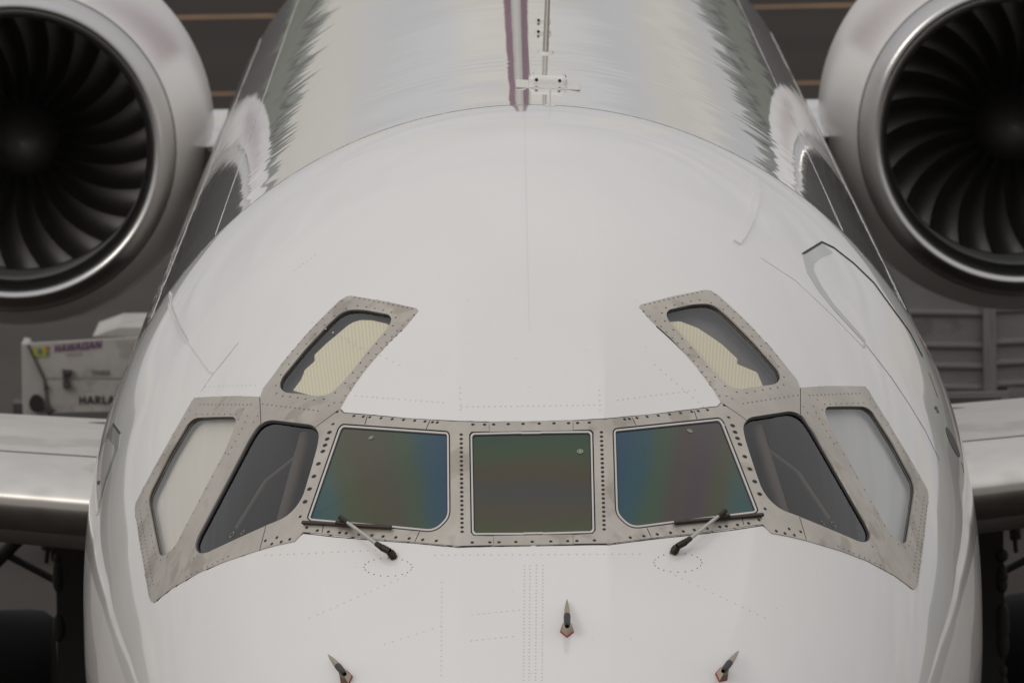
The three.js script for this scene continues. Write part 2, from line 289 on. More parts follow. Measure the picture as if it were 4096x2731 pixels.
// ---------------------------------------------------------------- the apron and what lies beyond
{
  const asph = dataTex(512, (u, v) => { const n = 0.72 + 0.36 * pfbm(u, v, 4, 3, 6) + 0.08 * (hash(u * 512, v * 512, 5) - 0.5); return [n, n * 0.955, n * 0.93]; });
  asph.repeat.set(1 / 14, 1 / 14);
  const g = new THREE.PlaneGeometry(9000, 9000, 1, 1).rotateX(-Math.PI / 2);
  const uv = g.attributes.uv; for (let i = 0; i < uv.count; i++) uv.setXY(i, g.attributes.position.getX(i), g.attributes.position.getZ(i));
  structure('apron', g, new THREE.MeshPhysicalMaterial({ color: lin(0.043, 0.0375, 0.0345), map: asph, roughness: 1, specularIntensity: 0.1 }), 'dark brown-grey asphalt apron under and behind the airliner', 'apron');
  const cg = new THREE.PlaneGeometry(220, 52).rotateX(-Math.PI / 2).translate(0, 0.004, -54), cuv = cg.attributes.uv; for (let i = 0; i < cuv.count; i++) cuv.setXY(i, cg.attributes.position.getX(i) * 1.3, cg.attributes.position.getZ(i) * 1.3);
  structure('concrete_stand', cg, new THREE.MeshPhysicalMaterial({ color: lin(0.085, 0.078, 0.072), map: asph, roughness: 1, specularIntensity: 0.1 }), 'lighter worn concrete strip behind the wings', 'concrete');
  for (const side of [-1, 1]) { // pale concrete on both sides of the stand
    const sg = new THREE.PlaneGeometry(240, 150).rotateX(-Math.PI / 2).translate(side * 129, 0.008, -5), u2 = sg.attributes.uv; for (let i = 0; i < u2.count; i++) u2.setXY(i, sg.attributes.position.getX(i), sg.attributes.position.getZ(i));
    structure('concrete_apron', sg, new THREE.MeshPhysicalMaterial({ color: lin(0.24, 0.225, 0.205), map: asph, roughness: 1, specularIntensity: 0.2 }), side < 0 ? 'pale concrete apron on the passenger-door side of the airliner' : 'pale concrete apron on the service-door side of the airliner', 'concrete');
  }
  // grass infield well behind
  const gg = new THREE.PlaneGeometry(8000, 500).rotateX(-Math.PI / 2).translate(0, 0.03, -470);
  structure('grass_field', gg, new THREE.MeshStandardMaterial({ color: lin(0.07, 0.085, 0.05), roughness: 1 }), 'flat green-grey grass infield beyond the asphalt', 'grass');
  // low wooded rise on the far side of the field
  const n = 700, pos = [], idx = [];
  for (let i = 0; i <= n; i++) { const ang = Math.PI * (i / n), r = 1500, x = -Math.cos(ang) * r * 1.6, z = -Math.sin(ang) * r - 60, az = Math.abs(Math.atan2(x, -z)), hgt = 5 + 10 * fbm(i * 0.045, 0, 50, 6) + 60 * sstep(0.07, 0.15, az) * (0.65 + 0.7 * fbm(i * 0.05, 3, 51, 6)); pos.push(x, 0, z, x * 1.01, hgt * 0.8, z * 1.01, x * 1.05, hgt, z * 1.05, x * 1.2, 0, z * 1.2); }
  for (let i = 0; i < n; i++) for (let k = 0; k < 3; k++) { const a = i * 4 + k, b = a + 4; idx.push(a, b, a + 1, a + 1, b, b + 1); }
  structure('wooded_rise', geom(pos, idx), new THREE.MeshStandardMaterial({ color: lin(0.15, 0.16, 0.14), roughness: 1 }), 'hazy wooded hills along the horizon', 'hills');  // haze of distance is put into the flat hill colour
  // worn taxi lines across the asphalt
  const lt = dataTex(256, (u, v) => { const n = 0.55 + 0.6 * pfbm(u, v, 8, 19, 4); return [n, n, n]; });
  lt.repeat.set(0.25, 0.25);
  for (const [px, py, w] of [[780, 69, 0.75], [850, 376, 0.42], [810, 716, 0.4]]) {
    const p = onGround(px, py), q = new THREE.PlaneGeometry(120, w, 600, 1).rotateX(-Math.PI / 2), quv = q.attributes.uv, qp = q.attributes.position;
    for (let i = 0; i < qp.count; i++) qp.setZ(i, qp.getZ(i) * (0.55 + 0.9 * fbm(qp.getX(i) * 2.2, qp.getZ(i) > 0 ? 3 : 9, Math.round(py), 3)));   // worn edges
    for (let i = 0; i < quv.count; i++) quv.setXY(i, q.attributes.position.getX(i), q.attributes.position.getZ(i));
    q.rotateY(0.03); q.translate(p.x + 1.5, 0.004, p.z);
    const o = structure('taxi_line', q, new THREE.MeshStandardMaterial({ color: lin(0.27, 0.15, 0.06), map: lt, roughness: 0.9 }), 'worn orange-yellow line painted across the asphalt behind the engines', 'marking');
    o.userData.group = 'worn painted lines behind the engines';
  }
}

// ---------------------------------------------------------------- the airliner
const plane = thing('airliner', 'white twin-engine jet airliner seen nose-on with silver cockpit window frames', 'airliner');

// outlines around the cockpit windows (starboard half of the picture is the mirrored port half)
const darkWin = dense(rounded([A(1010, 228, 60), A(1310, 265, 60), A(1352, 320, 50), A(1340, 410), A(1290, 590), A(1235, 770), A(1180, 850), A(1110, 910), A(985, 960), A(780, 1052), A(560, 1155, 30), A(505, 1150, 30), A(490, 1100, 40), A(510, 1040), A(700, 680), A(880, 340), A(935, 262)], 40), 8);
const aftWin = dense(rounded([A(490, 212, 30), A(650, 205), A(765, 204, 20), A(777, 250, 30), A(700, 440), A(620, 590), A(480, 860), A(360, 1090), A(320, 1140), A(258, 1175, 12), A(236, 1160, 12), A(200, 985), A(165, 800), A(172, 745), A(300, 485), A(440, 250)], 26), 8);
const browWin = dense(rounded([B(1075, 312), B(1180, 318), B(1445, 368, 22), B(1476, 425, 22), B(1440, 510), B(1200, 790), B(1020, 1020), B(880, 1180), B(800, 1250), B(740, 1285), B(650, 1302), B(560, 1290), B(250, 1258, 20), B(190, 1190, 20), B(220, 1090), B(480, 770), B(760, 470), B(880, 360), B(970, 318)], 30), 6);
const bead = dense(rounded([W(458, 308, 22), W(1340, 369, 10), W(1358, 395, 10), W(1363, 1090, 30), W(1240, 1216, 40), W(900, 1183), W(190, 1121, 14), W(163, 1095, 14), W(425, 342, 22)], 12), 8);
const glassW = grow(bead, -15);
const leftC = [W(1540, 376, 10), W(1522, 396, 10), W(1535, 1215, 12), W(1556, 1240, 12)];
const seamTop = W(435, 186), seamDark = W(240, 322);
const browFrame = [B(1020, 152, 15), B(1400, 215), B(1762, 296, 8), B(1780, 325, 8), B(1640, 498), B(1440, 692), B(1260, 895), B(1150, 1030), B(1030, 1200), B(970, 1292), B(890, 1435), seamTop];
const browLeft = [B(0, 1215), B(100, 1085), B(220, 920), B(330, 790), B(480, 610), B(610, 470), B(750, 330), B(880, 205), B(960, 160)];
const seamUp = A(940, 64), seamMid = A(945, 258), seamLow = A(985, 960), seamBot = A(940, 1135);
const browPlate = [...browFrame, ...sub(darkWin, seamDark, seamMid, -1), seamUp, A(958, 17), ...browLeft];
const sidePlate = [seamUp, ...sub(darkWin, seamMid, seamLow, -1), seamBot, A(700, 1215), A(520, 1290), A(330, 1400), A(260, 1455), A(205, 1500), A(180, 1492), A(165, 1460), A(100, 1080), A(66, 850), A(72, 805), A(200, 560), A(462, 98), A(482, 70), A(600, 63), A(760, 58), A(880, 61)];
const jt = [[W(672, 232), W(640, 316)], [W(1197, 272), W(1165, 354)]], jb = [[W(312, 1134), W(288, 1228)], [W(1102, 1204), W(1065, 1298)]];
const postPlate = [seamTop, W(470, 215), jt[0][0], ...sub(bead, jt[0][1], jb[0][0], -1), jb[0][1], W(135, 1215), A(1235, 1022), A(1185, 1075), A(1060, 1102), seamBot, ...sub(darkWin, seamLow, seamDark, -1)];
const topPlate = [jt[0][0], W(930, 254), jt[1][0], ...sub(bead, jt[1][1], jt[0][1], -1)];
const botPlate = [jb[1][1], W(680, 1268), jb[0][1], ...sub(bead, jb[0][0], jb[1][0], -1)];
const orient = (poly) => { let s = 0; poly.forEach((p, i) => { const q = poly[(i + 1) % poly.length]; s += p[0] * q[1] - q[0] * p[1]; }); return s; };
for (const l of [darkWin, bead]) if (orient(l) < 0) throw new Error('outline turns the wrong way');
const mullion = [jt[1][0], W(1400, 285), W(1688, 292), W(1688, 374), ...leftC.slice(0, 4), W(1727, 1244), W(1725, 1325), W(1420, 1332), jb[1][1], ...sub(bead, jb[1][0], jt[1][1], -1)];
const half = (pts) => { const s = toSkin(pts, 20, false); return [...s, ...s.slice().reverse().map(([t, a]) => [-t, a])]; };   // an outline across the centre line
const cTop = half([W(1688, 374), W(1688, 292)]), cBot = half([W(1725, 1325), W(1727, 1244)]);
const cOuter = half([W(1980, 366), ...rounded([W(1960, 366, 2), W(1545, 376, 14), W(1522, 396, 14), W(1535, 1215, 16), W(1552, 1241, 16), W(1975, 1240, 2)], 12).slice(1, -1)]);
const cIn = half([...rounded([W(1960, 387, 2), W(1558, 396, 14), W(1544, 413, 14), W(1557, 1201, 16), W(1572, 1220, 16), W(1975, 1218, 2)], 12).slice(1, -1)]);
const cGlass = half([...rounded([W(1960, 396, 2), W(1566, 404, 14), W(1553, 420, 14), W(1566, 1196, 16), W(1580, 1212, 16), W(1975, 1210, 2)], 12).slice(1, -1)]);

const gap = (p) => grow(dense(p, 12), -1.6);             // pieces end a few millimetres short of each other
const onto = (p) => toSkin(p, 14);
const S = {
  brow: onto(gap(browPlate)), side: onto(gap(sidePlate)), post: onto(gap(postPlate)), top: onto(gap(topPlate)), bot: onto(gap(botPlate)), mull: onto(gap(mullion)),
  browWin: onto(browWin), aftWin: onto(aftWin), darkWin: onto(darkWin), bead: onto(bead), beadA: onto(grow(bead, -4.2)), beadB: onto(grow(bead, -10.8)), glass: onto(glassW),
};
const frameRegion = [...[browPlate, sidePlate, postPlate, topPlate, botPlate, mullion].map((p) => onto(grow(dense(p, 12), 2.5))), S.darkWin, S.bead];
const inPoly = (l, t, a) => { let r = false; for (let i = 0, j = l.length - 1; i < l.length; j = i++) if ((l[i][1] > a) !== (l[j][1] > a) && t < ((l[j][0] - l[i][0]) * (a - l[i][1])) / (l[j][1] - l[i][1]) + l[i][0]) r = !r; return r; };
const region = (() => { // fast test: is this skin point under the window surround
  const boxes = frameRegion.map((l) => [Math.min(...l.map((p) => p[0])), Math.max(...l.map((p) => p[0])), Math.min(...l.map((p) => p[1])), Math.max(...l.map((p) => p[1]))]);
  const cTopA = cTop.reduce((m, p) => Math.max(m, p[1]), 0), cBotA = cBot.reduce((m, p) => Math.min(m, p[1]), 9);
  return (t, a) => { t = -Math.abs(t); if (Math.abs(t) < 0.2 && a > cBotA && a < cTopA) return true; return frameRegion.some((l, i) => t >= boxes[i][0] && t <= boxes[i][1] && a >= boxes[i][2] && a <= boxes[i][3] && inPoly(l, t, a)); };
})();

function loft(aList, thList, h, keep) {
  const pos = [], nor = [], uv = [], idx = [], flag = [], nt = thList.length;
  for (const a of aList) for (const th of thList) { const n = skinNormal(th, a), hh = typeof h === 'function' ? h(th, a) : h, p = skin(th, a).addScaledVector(n, hh); pos.push(p.x, p.y, p.z); nor.push(n.x, n.y, n.z); uv.push(th * 1.6 * 0.5, a * 0.5); flag.push(keep ? keep(th, a) : true); }
  for (let i = 0; i < aList.length - 1; i++) for (let j = 0; j < nt - 1; j++) {
    const q = i * nt + j, r = q + nt;
    if (flag[q] || flag[r] || flag[q + 1]) idx.push(q, r, q + 1); if (flag[q + 1] || flag[r] || flag[r + 1]) idx.push(q + 1, r, r + 1);
  }
  return { pos, nor, uv, idx };
}
const range = (a, b, n) => Array.from({ length: n + 1 }, (_, i) => a + ((b - a) * i) / n);
const thetas = [...range(-Math.PI, -1.9, 14).slice(0, -1), ...range(-1.9, 1.9, 300), ...range(1.9, Math.PI, 14).slice(1)];
{
  const aNose = [...range(0.004, 0.3, 14).slice(0, -1), ...range(0.3, 5.5, 340)];
  const l = loft(aNose, thetas, 0, (t, a) => !(a > 1.4 && a < 3.6 && Math.abs(t) < 1.6 && region(t, a)));
  part('nose_skin', fixWinding(geom(l.pos, l.idx, l.uv, l.nor)), M.paint, plane, 'smooth glossy white nose section');
  const li = loft(range(1.2, 4.2, 110), range(-1.75, 1.75, 130), -0.07, (t, a) => !(a > 1.4 && a < 3.6 && region(t, a)));
  part('cockpit_lining', fixWinding(geom(li.pos, li.idx, li.uv, li.nor)), M.liner, plane);
  part('cockpit_bulkhead', new THREE.CircleGeometry(1.2, 40).translate(0, AXIS - 0.05, -3.75), M.liner, plane);
  part('instrument_panel', new RoundedBoxGeometry(1.5, 0.5, 0.25, 3, 0.05).translate(0, AXIS - 0.1, -2.35), M.liner, plane);
}
// main barrel, its skin slightly pillowed between frames and stringers
{
  const aF = range(5.5, 27.5, 460), nt = thetas.length, FR = 0.33;
  const joints = [8.3, 12.9, 16.6, 20.4, 24.2];
  const wave = (th, a) => {
    const b = Math.floor(a / FR), f = a / FR - b, s = th / 0.115;
    const amp = (bb) => 0.00034 * (fbm(s * 0.45, bb * 3.1, 21, 2) - 0.22) + 0.00026 * (fbm(s * 1.3, bb * 5.7, 29, 2) - 0.5);
    let near = 0; for (const j of joints) near = Math.max(near, Math.exp(-(((a - j - 0.4 * fbm(th * 2, j, 3, 2)) / 0.55) ** 2)));
    const rip = near * 0.0013 * (fbm(th * 1.6, a * 6.5, 71, 3) - 0.5);
    return sstep(5.5, 6.1, a) * (amp(b) * Math.sin(Math.PI * f) ** 2 + rip + 0.0046 * (fbm(th * 1.5, a * 0.62, 60, 3) - 0.5) + 0.00022 * (fbm(th * 3 + a * 0.9, a * 2.3 - th * 0.8, 44, 2) - 0.5));
  };
  const pos = [], uv = [], idx = [];
  for (const a of aF) for (const th of thetas) { const p = skin(th, a), n = skinNormal(th, a); p.addScaledVector(n, wave(th, a)); pos.push(p.x, p.y, p.z); uv.push(th * 0.8, a * 0.5); }
  for (let i = 0; i < aF.length - 1; i++) for (let j = 0; j < nt - 1; j++) { const q = i * nt + j, r = q + nt; idx.push(q, r, q + 1, q + 1, r, r + 1); }
  const g = geom(pos, idx, uv); // same outward turn as the nose
  const t0 = new THREE.Vector3().fromBufferAttribute(g.attributes.normal, 160); if (t0.y < 0) { const ix = g.index.array; for (let i = 0; i < ix.length; i += 3) { const t = ix[i + 1]; ix[i + 1] = ix[i + 2]; ix[i + 2] = t; } g.computeVertexNormals(); }
  const barrel = part('fuselage_barrel', g, M.gloss, plane, 'long glossy white fuselage mirroring sky and engines');
  const l = loft(range(27.5, 36, 60), range(-Math.PI, Math.PI, 90), 0);
  part('tail_cone', fixWinding(geom(l.pos, l.idx, l.uv, l.nor)), M.gloss, plane);
  for (const th of [-1.02, -0.78, 0.80, 1.03]) part('lap_joint', strip(range(5.6, 27, 160).map((a) => [th, a]), 0.006, 0.0022), M.gloss, barrel);
  part('skin_joint', strip(range(-1.75, 1.75, 240).map((t) => [t, 5.5]), (u) => 0.012 + 0.03 * Math.max(0, fbm(u * 60, 0, 4, 3) - 0.45), 0.0012), M.faint, barrel);
}
// fin: painted sides, bare metal leading edge
{
  const prof = (v) => ({ le: 29.2 + (v - 1.3) * 0.95, te: 35.6 + (v - 1.3) * 0.45, th: 0.27 - 0.012 * (v - 1.3) });
  const make = (u0, u1, grow_) => {
    const pos = [], idx = [], nu = 14, rows = range(1.3, 6.2, 12);
    for (const v of rows) { const p = prof(v), ch = p.te - p.le; for (let i = 0; i <= nu * 2; i++) { const k = i / nu - 1, u = u0 + (u1 - u0) * Math.abs(k) ** 1.6, y = 5 * p.th * (0.2969 * Math.sqrt(u) - 0.126 * u - 0.3516 * u * u + 0.2843 * u ** 3 - 0.1015 * u ** 4) * Math.sign(k) + grow_ * Math.sign(k); pos.push(y, AXIS + v, -(p.le + u * ch - grow_)); } }
    const m = nu * 2 + 1; for (let r = 0; r < rows.length - 1; r++) for (let i = 0; i < m - 1; i++) { const q = r * m + i; idx.push(q, q + m, q + 1, q + 1, q + m, q + m + 1); }
    return geom(pos, idx);
  };
  const fin = part('tail_fin', make(0, 1, 0), M.purple, plane, 'tall swept tail fin painted purple');
  part('leading_edge', make(0, 0.016, 0.003), M.alu, fin);
}

// cockpit windows: frames, beads, seals, panes
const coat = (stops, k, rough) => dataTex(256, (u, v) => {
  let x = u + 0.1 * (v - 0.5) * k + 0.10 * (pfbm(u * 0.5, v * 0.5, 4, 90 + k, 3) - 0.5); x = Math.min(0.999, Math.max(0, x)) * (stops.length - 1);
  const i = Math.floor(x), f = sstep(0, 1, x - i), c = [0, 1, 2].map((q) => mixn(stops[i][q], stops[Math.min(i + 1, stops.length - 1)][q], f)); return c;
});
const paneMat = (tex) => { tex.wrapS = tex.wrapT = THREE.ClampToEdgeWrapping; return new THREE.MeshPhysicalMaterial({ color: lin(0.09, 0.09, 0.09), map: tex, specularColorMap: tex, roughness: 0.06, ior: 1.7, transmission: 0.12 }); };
// thin-film tint of the heated windshields, its reflected hues painted into the pane colour: teal, olive, violet-brown, olive, blue at about equal strength
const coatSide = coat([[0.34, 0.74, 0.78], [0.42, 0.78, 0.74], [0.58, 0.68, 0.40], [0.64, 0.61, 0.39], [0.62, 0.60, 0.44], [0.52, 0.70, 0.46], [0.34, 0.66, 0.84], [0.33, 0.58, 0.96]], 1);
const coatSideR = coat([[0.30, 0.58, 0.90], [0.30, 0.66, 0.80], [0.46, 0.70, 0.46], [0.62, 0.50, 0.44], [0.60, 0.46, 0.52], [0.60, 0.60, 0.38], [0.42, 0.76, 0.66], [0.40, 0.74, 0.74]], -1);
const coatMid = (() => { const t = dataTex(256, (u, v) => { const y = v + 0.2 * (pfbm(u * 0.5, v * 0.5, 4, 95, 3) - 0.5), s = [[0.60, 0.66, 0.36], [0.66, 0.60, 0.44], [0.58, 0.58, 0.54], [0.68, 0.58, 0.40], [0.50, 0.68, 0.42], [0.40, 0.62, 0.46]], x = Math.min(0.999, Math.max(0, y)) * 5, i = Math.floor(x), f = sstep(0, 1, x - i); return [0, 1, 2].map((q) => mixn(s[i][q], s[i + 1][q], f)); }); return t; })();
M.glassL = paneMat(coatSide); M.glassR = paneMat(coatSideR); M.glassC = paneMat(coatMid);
M.sideGlass = new THREE.MeshPhysicalMaterial({ color: lin(0.62, 0.60, 0.58), roughness: 0.03, transmission: 1, thickness: 0, ior: 1.5 });
M.clear = new THREE.MeshPhysicalMaterial({ color: lin(0.92, 0.92, 0.9), roughness: 0.03, transmission: 1, thickness: 0, ior: 1.5 });
const rib = dataTex(256, (u, v) => { const s = 0.5 + 0.5 * Math.sin(u * 2 * Math.PI * 30 + 1.5 * pfbm(u, v, 6, 8, 3)), n = 0.85 + 0.15 * s; return [n, n * (0.97 + 0.03 * s), n * 0.97]; });
M.trim = new THREE.MeshStandardMaterial({ color: lin(0.17, 0.155, 0.155), roughness: 0.8 });
M.rail = new THREE.MeshStandardMaterial({ color: lin(0.16, 0.125, 0.10), roughness: 0.7 });
M.mark = new THREE.MeshStandardMaterial({ color: lin(0.20, 0.19, 0.15), roughness: 0.6 });
M.blindCream = new THREE.MeshPhysicalMaterial({ color: lin(0.80, 0.74, 0.56), map: rib, bumpMap: rib, bumpScale: 0.004, roughness: 0.5 });
M.blindPlain = new THREE.MeshPhysicalMaterial({ color: lin(0.72, 0.68, 0.61), roughness: 0.7 });
M.blindShaded = new THREE.MeshPhysicalMaterial({ color: lin(0.55, 0.55, 0.56), roughness: 0.7 });  // same cream blind; the greyer light on this side is in its colour

const screwHead = mergeGeometries([lathe([[0.0001, 0.0014], [0.0022, 0.0014], [0.0026, 0.0006]], 10), lathe([[0.0026, 0.0006], [0.0046, 0.0010], [0.0054, 0.0004], [0.0058, -0.002]], 14)].map((g) => g.toNonIndexed()), true);
screwHead.scale(1.18, 1, 1.18);
const boltHead = mergeGeometries([lathe([[0.0001, 0.0022], [0.0036, 0.0020], [0.0042, 0.0006]], 10), lathe([[0.0042, 0.0006], [0.0082, 0.0016], [0.0094, 0.0004], [0.0098, -0.002]], 16)].map((g) => g.toNonIndexed()), true);
const rivetHead = lathe([[0.0001, 0.0009], [0.0026, 0.0007], [0.0036, 0.0002], [0.0038, -0.002]], 8).toNonIndexed();
const between = (z, x0, y0, x1, y1, n) => range(0, 1, n - 1).map((t) => z(mixn(x0, x1, t), mixn(y0, y1, t)));
const list = (z, ...xy) => { const o = []; for (let i = 0; i < xy.length; i += 2) o.push(z(xy[i], xy[i + 1])); return o; };
const screwsPost = list(W, 415, 208, 382, 310, 557, 242, 635, 248, 108, 1083, 163, 1174, 250, 1200).concat(list(A, 980, 1070, 1060, 1048, 1150, 1060, 1090, 1078, 1025, 1092));
const boltsPost = list(W, 352, 380, 333, 435, 315, 487, 297, 538, 260, 642, 222, 747, 185, 853, 148, 959);
const screwsTop = list(W, 690, 252, 784, 260, 877, 268, 972, 275, 1066, 281, 1152, 288);
const screwsBot = list(W, 343, 1210, 437, 1218, 492, 1222, 600, 1231, 707, 1240, 800, 1249, 907, 1257, 1019, 1266);
const screwsMull = list(W, 1215, 294, 1255, 296, 1550, 314, 1648, 314, 1132, 1277, 1246, 1286, 1545, 1300, 1692, 1299).concat(between(W, 1452, 398, 1460, 1210, 23));
const rivBrow = list(B, 1085, 272, 1185, 283, 1281, 301, 1377, 322, 1472, 346, 1520, 405, 1490, 498, 1398, 600, 1302, 704, 1210, 811, 1120, 921, 1032, 1034, 944, 1152, 832, 1261, 701, 1333, 588, 1347, 493, 1332, 403, 1319, 316, 1307, 232, 1298, 163, 1268, 155, 1180, 212, 1057, 302, 936, 401, 818, 502, 706, 605, 596, 711, 489, 820, 387, 955, 306);
const rivBrowOut = list(B, 906, 218, 835, 285, 762, 351, 690, 420, 619, 488, 548, 560, 481, 632, 412, 708, 346, 785, 285, 858, 225, 937, 1727, 376, 1661, 437, 1600, 496, 1538, 557, 1477, 623, 1415, 688, 1355, 752, 1297, 822, 1238, 890, 1180, 962, 1131, 1025, 1085, 1090, 1044, 1150, 1000, 1210, 945, 1296, 900, 1370, 757, 1408, 820, 1376).concat(between(B, 1055, 175, 1710, 303, 13), between(B, 5, 1390, 633, 1467, 13));
const rivSide = list(A, 455, 160, 418, 220, 381, 282, 345, 347, 308, 410, 272, 470, 236, 537, 200, 601, 167, 664, 133, 730, 150, 798, 155, 850, 163, 893, 168, 943, 180, 985, 186, 1032, 194, 1075, 202, 1118, 213, 1163, 225, 1190, 250, 1203, 795, 327, 745, 420, 702, 458, 655, 538, 612, 622, 568, 705, 520, 790, 478, 875, 432, 958, 388, 1045, 345, 1120, 295, 1180, 825, 155, 855, 200, 838, 243, 817, 288, 770, 375, 722, 465, 793, 225, 898, 243, 925, 200, 480, 1190).concat(between(A, 525, 120, 880, 122, 14), between(A, 500, 188, 775, 188, 8), between(A, 103, 858, 198, 1372, 21), between(A, 86, 920, 175, 1440, 19), between(A, 720, 1180, 430, 1320, 9));
const pts = (l) => l.map(([x, y]) => hit(x, y));
const P = { screwsPost: pts(screwsPost), boltsPost: pts(boltsPost), screwsTop: pts(screwsTop), screwsBot: pts(screwsBot), screwsMull: pts(screwsMull), rivBrow: pts(rivBrow), rivBrowOut: pts(rivBrowOut), rivSide: pts(rivSide) };
function fasten(parent, list_, side, geo, mats, name, h = 0.0024) { for (const [t, a] of list_) seat(part(name, geo, mats, parent), t * side, a, h); }
function riveted(parent, list_, side, mat, h = 0.0024, geo = rivetHead, name = 'rivet') {
  const gs = list_.map(([t, a]) => { const o = seat(new THREE.Object3D(), t * side, a, h); o.updateMatrix(); return geo.clone().applyMatrix4(o.matrix); });
  const m = part(name, mergeGeometries(gs), mat, parent); m.userData.kind = 'stuff'; return m;
}
const SM = [M.screwDark, M.screw];
for (const side of [1, -1]) {
  const brow = part('overhead_window_frame', plate(S.brow, [S.browWin], 0.0024, 0.012, side), M.frame, plane, 'bare metal frame of the small overhead window');
  riveted(brow, P.rivBrow, side, M.screwDark); riveted(brow, P.rivBrowOut, side, M.rivet);
  const sf = part('side_window_frame', plate(S.side, [S.aftWin], 0.0024, 0.012, side), M.frame, plane, 'bare metal frame around the side cockpit windows');
  riveted(sf, P.rivSide, side, M.rivet);
  const post = part('windshield_post', plate(S.post, [], 0.003, 0.012, side), M.frame, plane);
  fasten(post, P.screwsPost, side, screwHead, SM, 'screw', 0.003); fasten(post, P.boltsPost, side, boltHead, SM, 'bolt', 0.003);
  const tp = part('retainer_strip', plate(S.top, [], 0.003, 0.012, side), M.frame, plane); fasten(tp, P.screwsTop, side, screwHead, SM, 'screw', 0.003);
  const bt = part('retainer_strip', plate(S.bot, [], 0.003, 0.012, side), M.frame, plane); fasten(bt, P.screwsBot, side, screwHead, SM, 'screw', 0.003);
  const mu = part('windshield_mullion', plate(S.mull, [], 0.003, 0.012, side), M.frame, plane); fasten(mu, P.screwsMull, side, screwHead, SM, 'screw', 0.003);
  // windshield: black seal, pale bead, coated pane
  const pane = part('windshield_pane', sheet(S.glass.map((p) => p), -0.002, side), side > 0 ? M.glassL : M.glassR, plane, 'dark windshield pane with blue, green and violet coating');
  part('seal', plate(S.bead, [S.glass], -0.001, 0.01, side), M.seal, pane);
  part('bead', plate(S.beadA, [S.beadB], 0.0025, 0.004, side), M.bead, pane);
  const side1 = part('sliding_window', sheet(onto(grow(darkWin, 12)), -0.009, side), M.sideGlass, plane, 'dark sliding side window');
  part('seal', plate(onto(grow(darkWin, 10)), [onto(grow(darkWin, -4))], -0.004, 0.008, side), M.seal, side1);
  const rail = (p, q, r) => { const f = (z) => { const [t, a] = hit(z[0], z[1]); return on(t * side, a, -0.05); }; return tube(f(p), f(q), r, r, 10); };
  part('inner_rail', mergeGeometries([rail(A(1130, 420), A(915, 590), 0.007), rail(A(915, 590), A(700, 930), 0.008)]), M.rail, side1);
  part('inner_trim', rail(A(1215, 260), A(1010, 960), 0.022), M.rail, side1);
  for (const [x, y, r] of [[808, 1000, 0.010], [732, 1015, 0.013]]) { const [t, a] = hit(...A(x, y)); seat(part('maker_mark', new THREE.RingGeometry(r * 0.62, r, 24).rotateX(-Math.PI / 2), M.mark, side1), t * side, a, -0.008); }
  const aft = part('aft_side_window', sheet(onto(grow(aftWin, 10)), -0.007, side), M.clear, plane, side > 0 ? 'side window with a cream blind behind it' : 'side window with the same cream blind, greyer light painted into it');
  part('seal', plate(onto(grow(aftWin, 9)), [onto(grow(aftWin, -2.5))], -0.003, 0.006, side), M.seal, aft);
  part('blind', sheet(onto(grow(aftWin, 22)), -0.035, side), side > 0 ? M.blindPlain : M.blindShaded, aft);
  const br = part('overhead_window', sheet(onto(grow(browWin, 10)), -0.007, side), M.clear, plane, 'small slanted overhead window with a cream ribbed blind');
  part('seal', plate(onto(grow(browWin, 9)), [onto(grow(browWin, -2.5))], -0.003, 0.006, side), M.seal, br);
  const bl = side > 0 ? [B(1100, 428), B(1230, 432), B(1400, 470), B(1470, 520), B(1300, 760), B(900, 1240), B(800, 1310), B(600, 1310), B(320, 1235), B(415, 1110), B(455, 1000), B(570, 900), B(565, 830), B(700, 700), B(950, 490), B(1020, 450)]
    : [B(1300, 500), B(1488, 509), B(1500, 560), B(1300, 760), B(900, 1280), B(800, 1340), B(600, 1350), B(370, 1275), B(431, 1115), B(660, 1010), B(650, 955), B(825, 780), B(960, 680), B(1095, 585)];
  part('blind', sheet(onto(rounded(bl.map(([x, y]) => [x, y - 14]), 6)), -0.015, side), M.blindCream, br);
  part('inner_trim', sheet(onto(grow(browWin, 26)), -0.06, side), M.trim, br);
}
{
  const ct = part('retainer_strip', plate(cTop, [], 0.003, 0.012), M.frame, plane), cb = part('retainer_strip', plate(cBot, [], 0.003, 0.012), M.frame, plane);
  for (const s of [1, -1]) { fasten(ct, pts(list(W, 1724, 313, 1846, 310, 1970, 308)), s, screwHead, SM, 'screw', 0.003); fasten(cb, pts(list(W, 1769, 1298, 1910, 1296)), s, screwHead, SM, 'screw', 0.003); }
  fasten(cb, pts([[2129, 2169]]), 1, screwHead, SM, 'screw', 0.003);
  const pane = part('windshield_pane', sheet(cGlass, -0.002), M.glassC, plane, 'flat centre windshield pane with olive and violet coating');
  part('seal', plate(cOuter, [cGlass], -0.001, 0.01), M.seal, pane);
  part('bead', plate(half([...rounded([W(1960, 373, 2), W(1551, 383, 14), W(1530, 402, 14), W(1543, 1210, 16), W(1558, 1233, 16), W(1975, 1232, 2)], 12).slice(1, -1)]), [cIn], 0.0025, 0.004), M.bead, pane);
  const st = new THREE.MeshStandardMaterial({ color: lin(0.32, 0.38, 0.28), roughness: 0.6 });
  for (const [x, y, r] of [[2321, 1805, 0.011], [1484, 1750, 0.009], [2760, 1723, 0.010]]) { const [t, a] = hit(x, y); const g = new THREE.RingGeometry(r * 0.72, r, 24).rotateX(-Math.PI / 2), d = new THREE.CircleGeometry(r * 0.5, 16).rotateX(-Math.PI / 2); seat(part('maker_mark', mergeGeometries([g, d]), st, pane), t, a, 0.0005); }
}
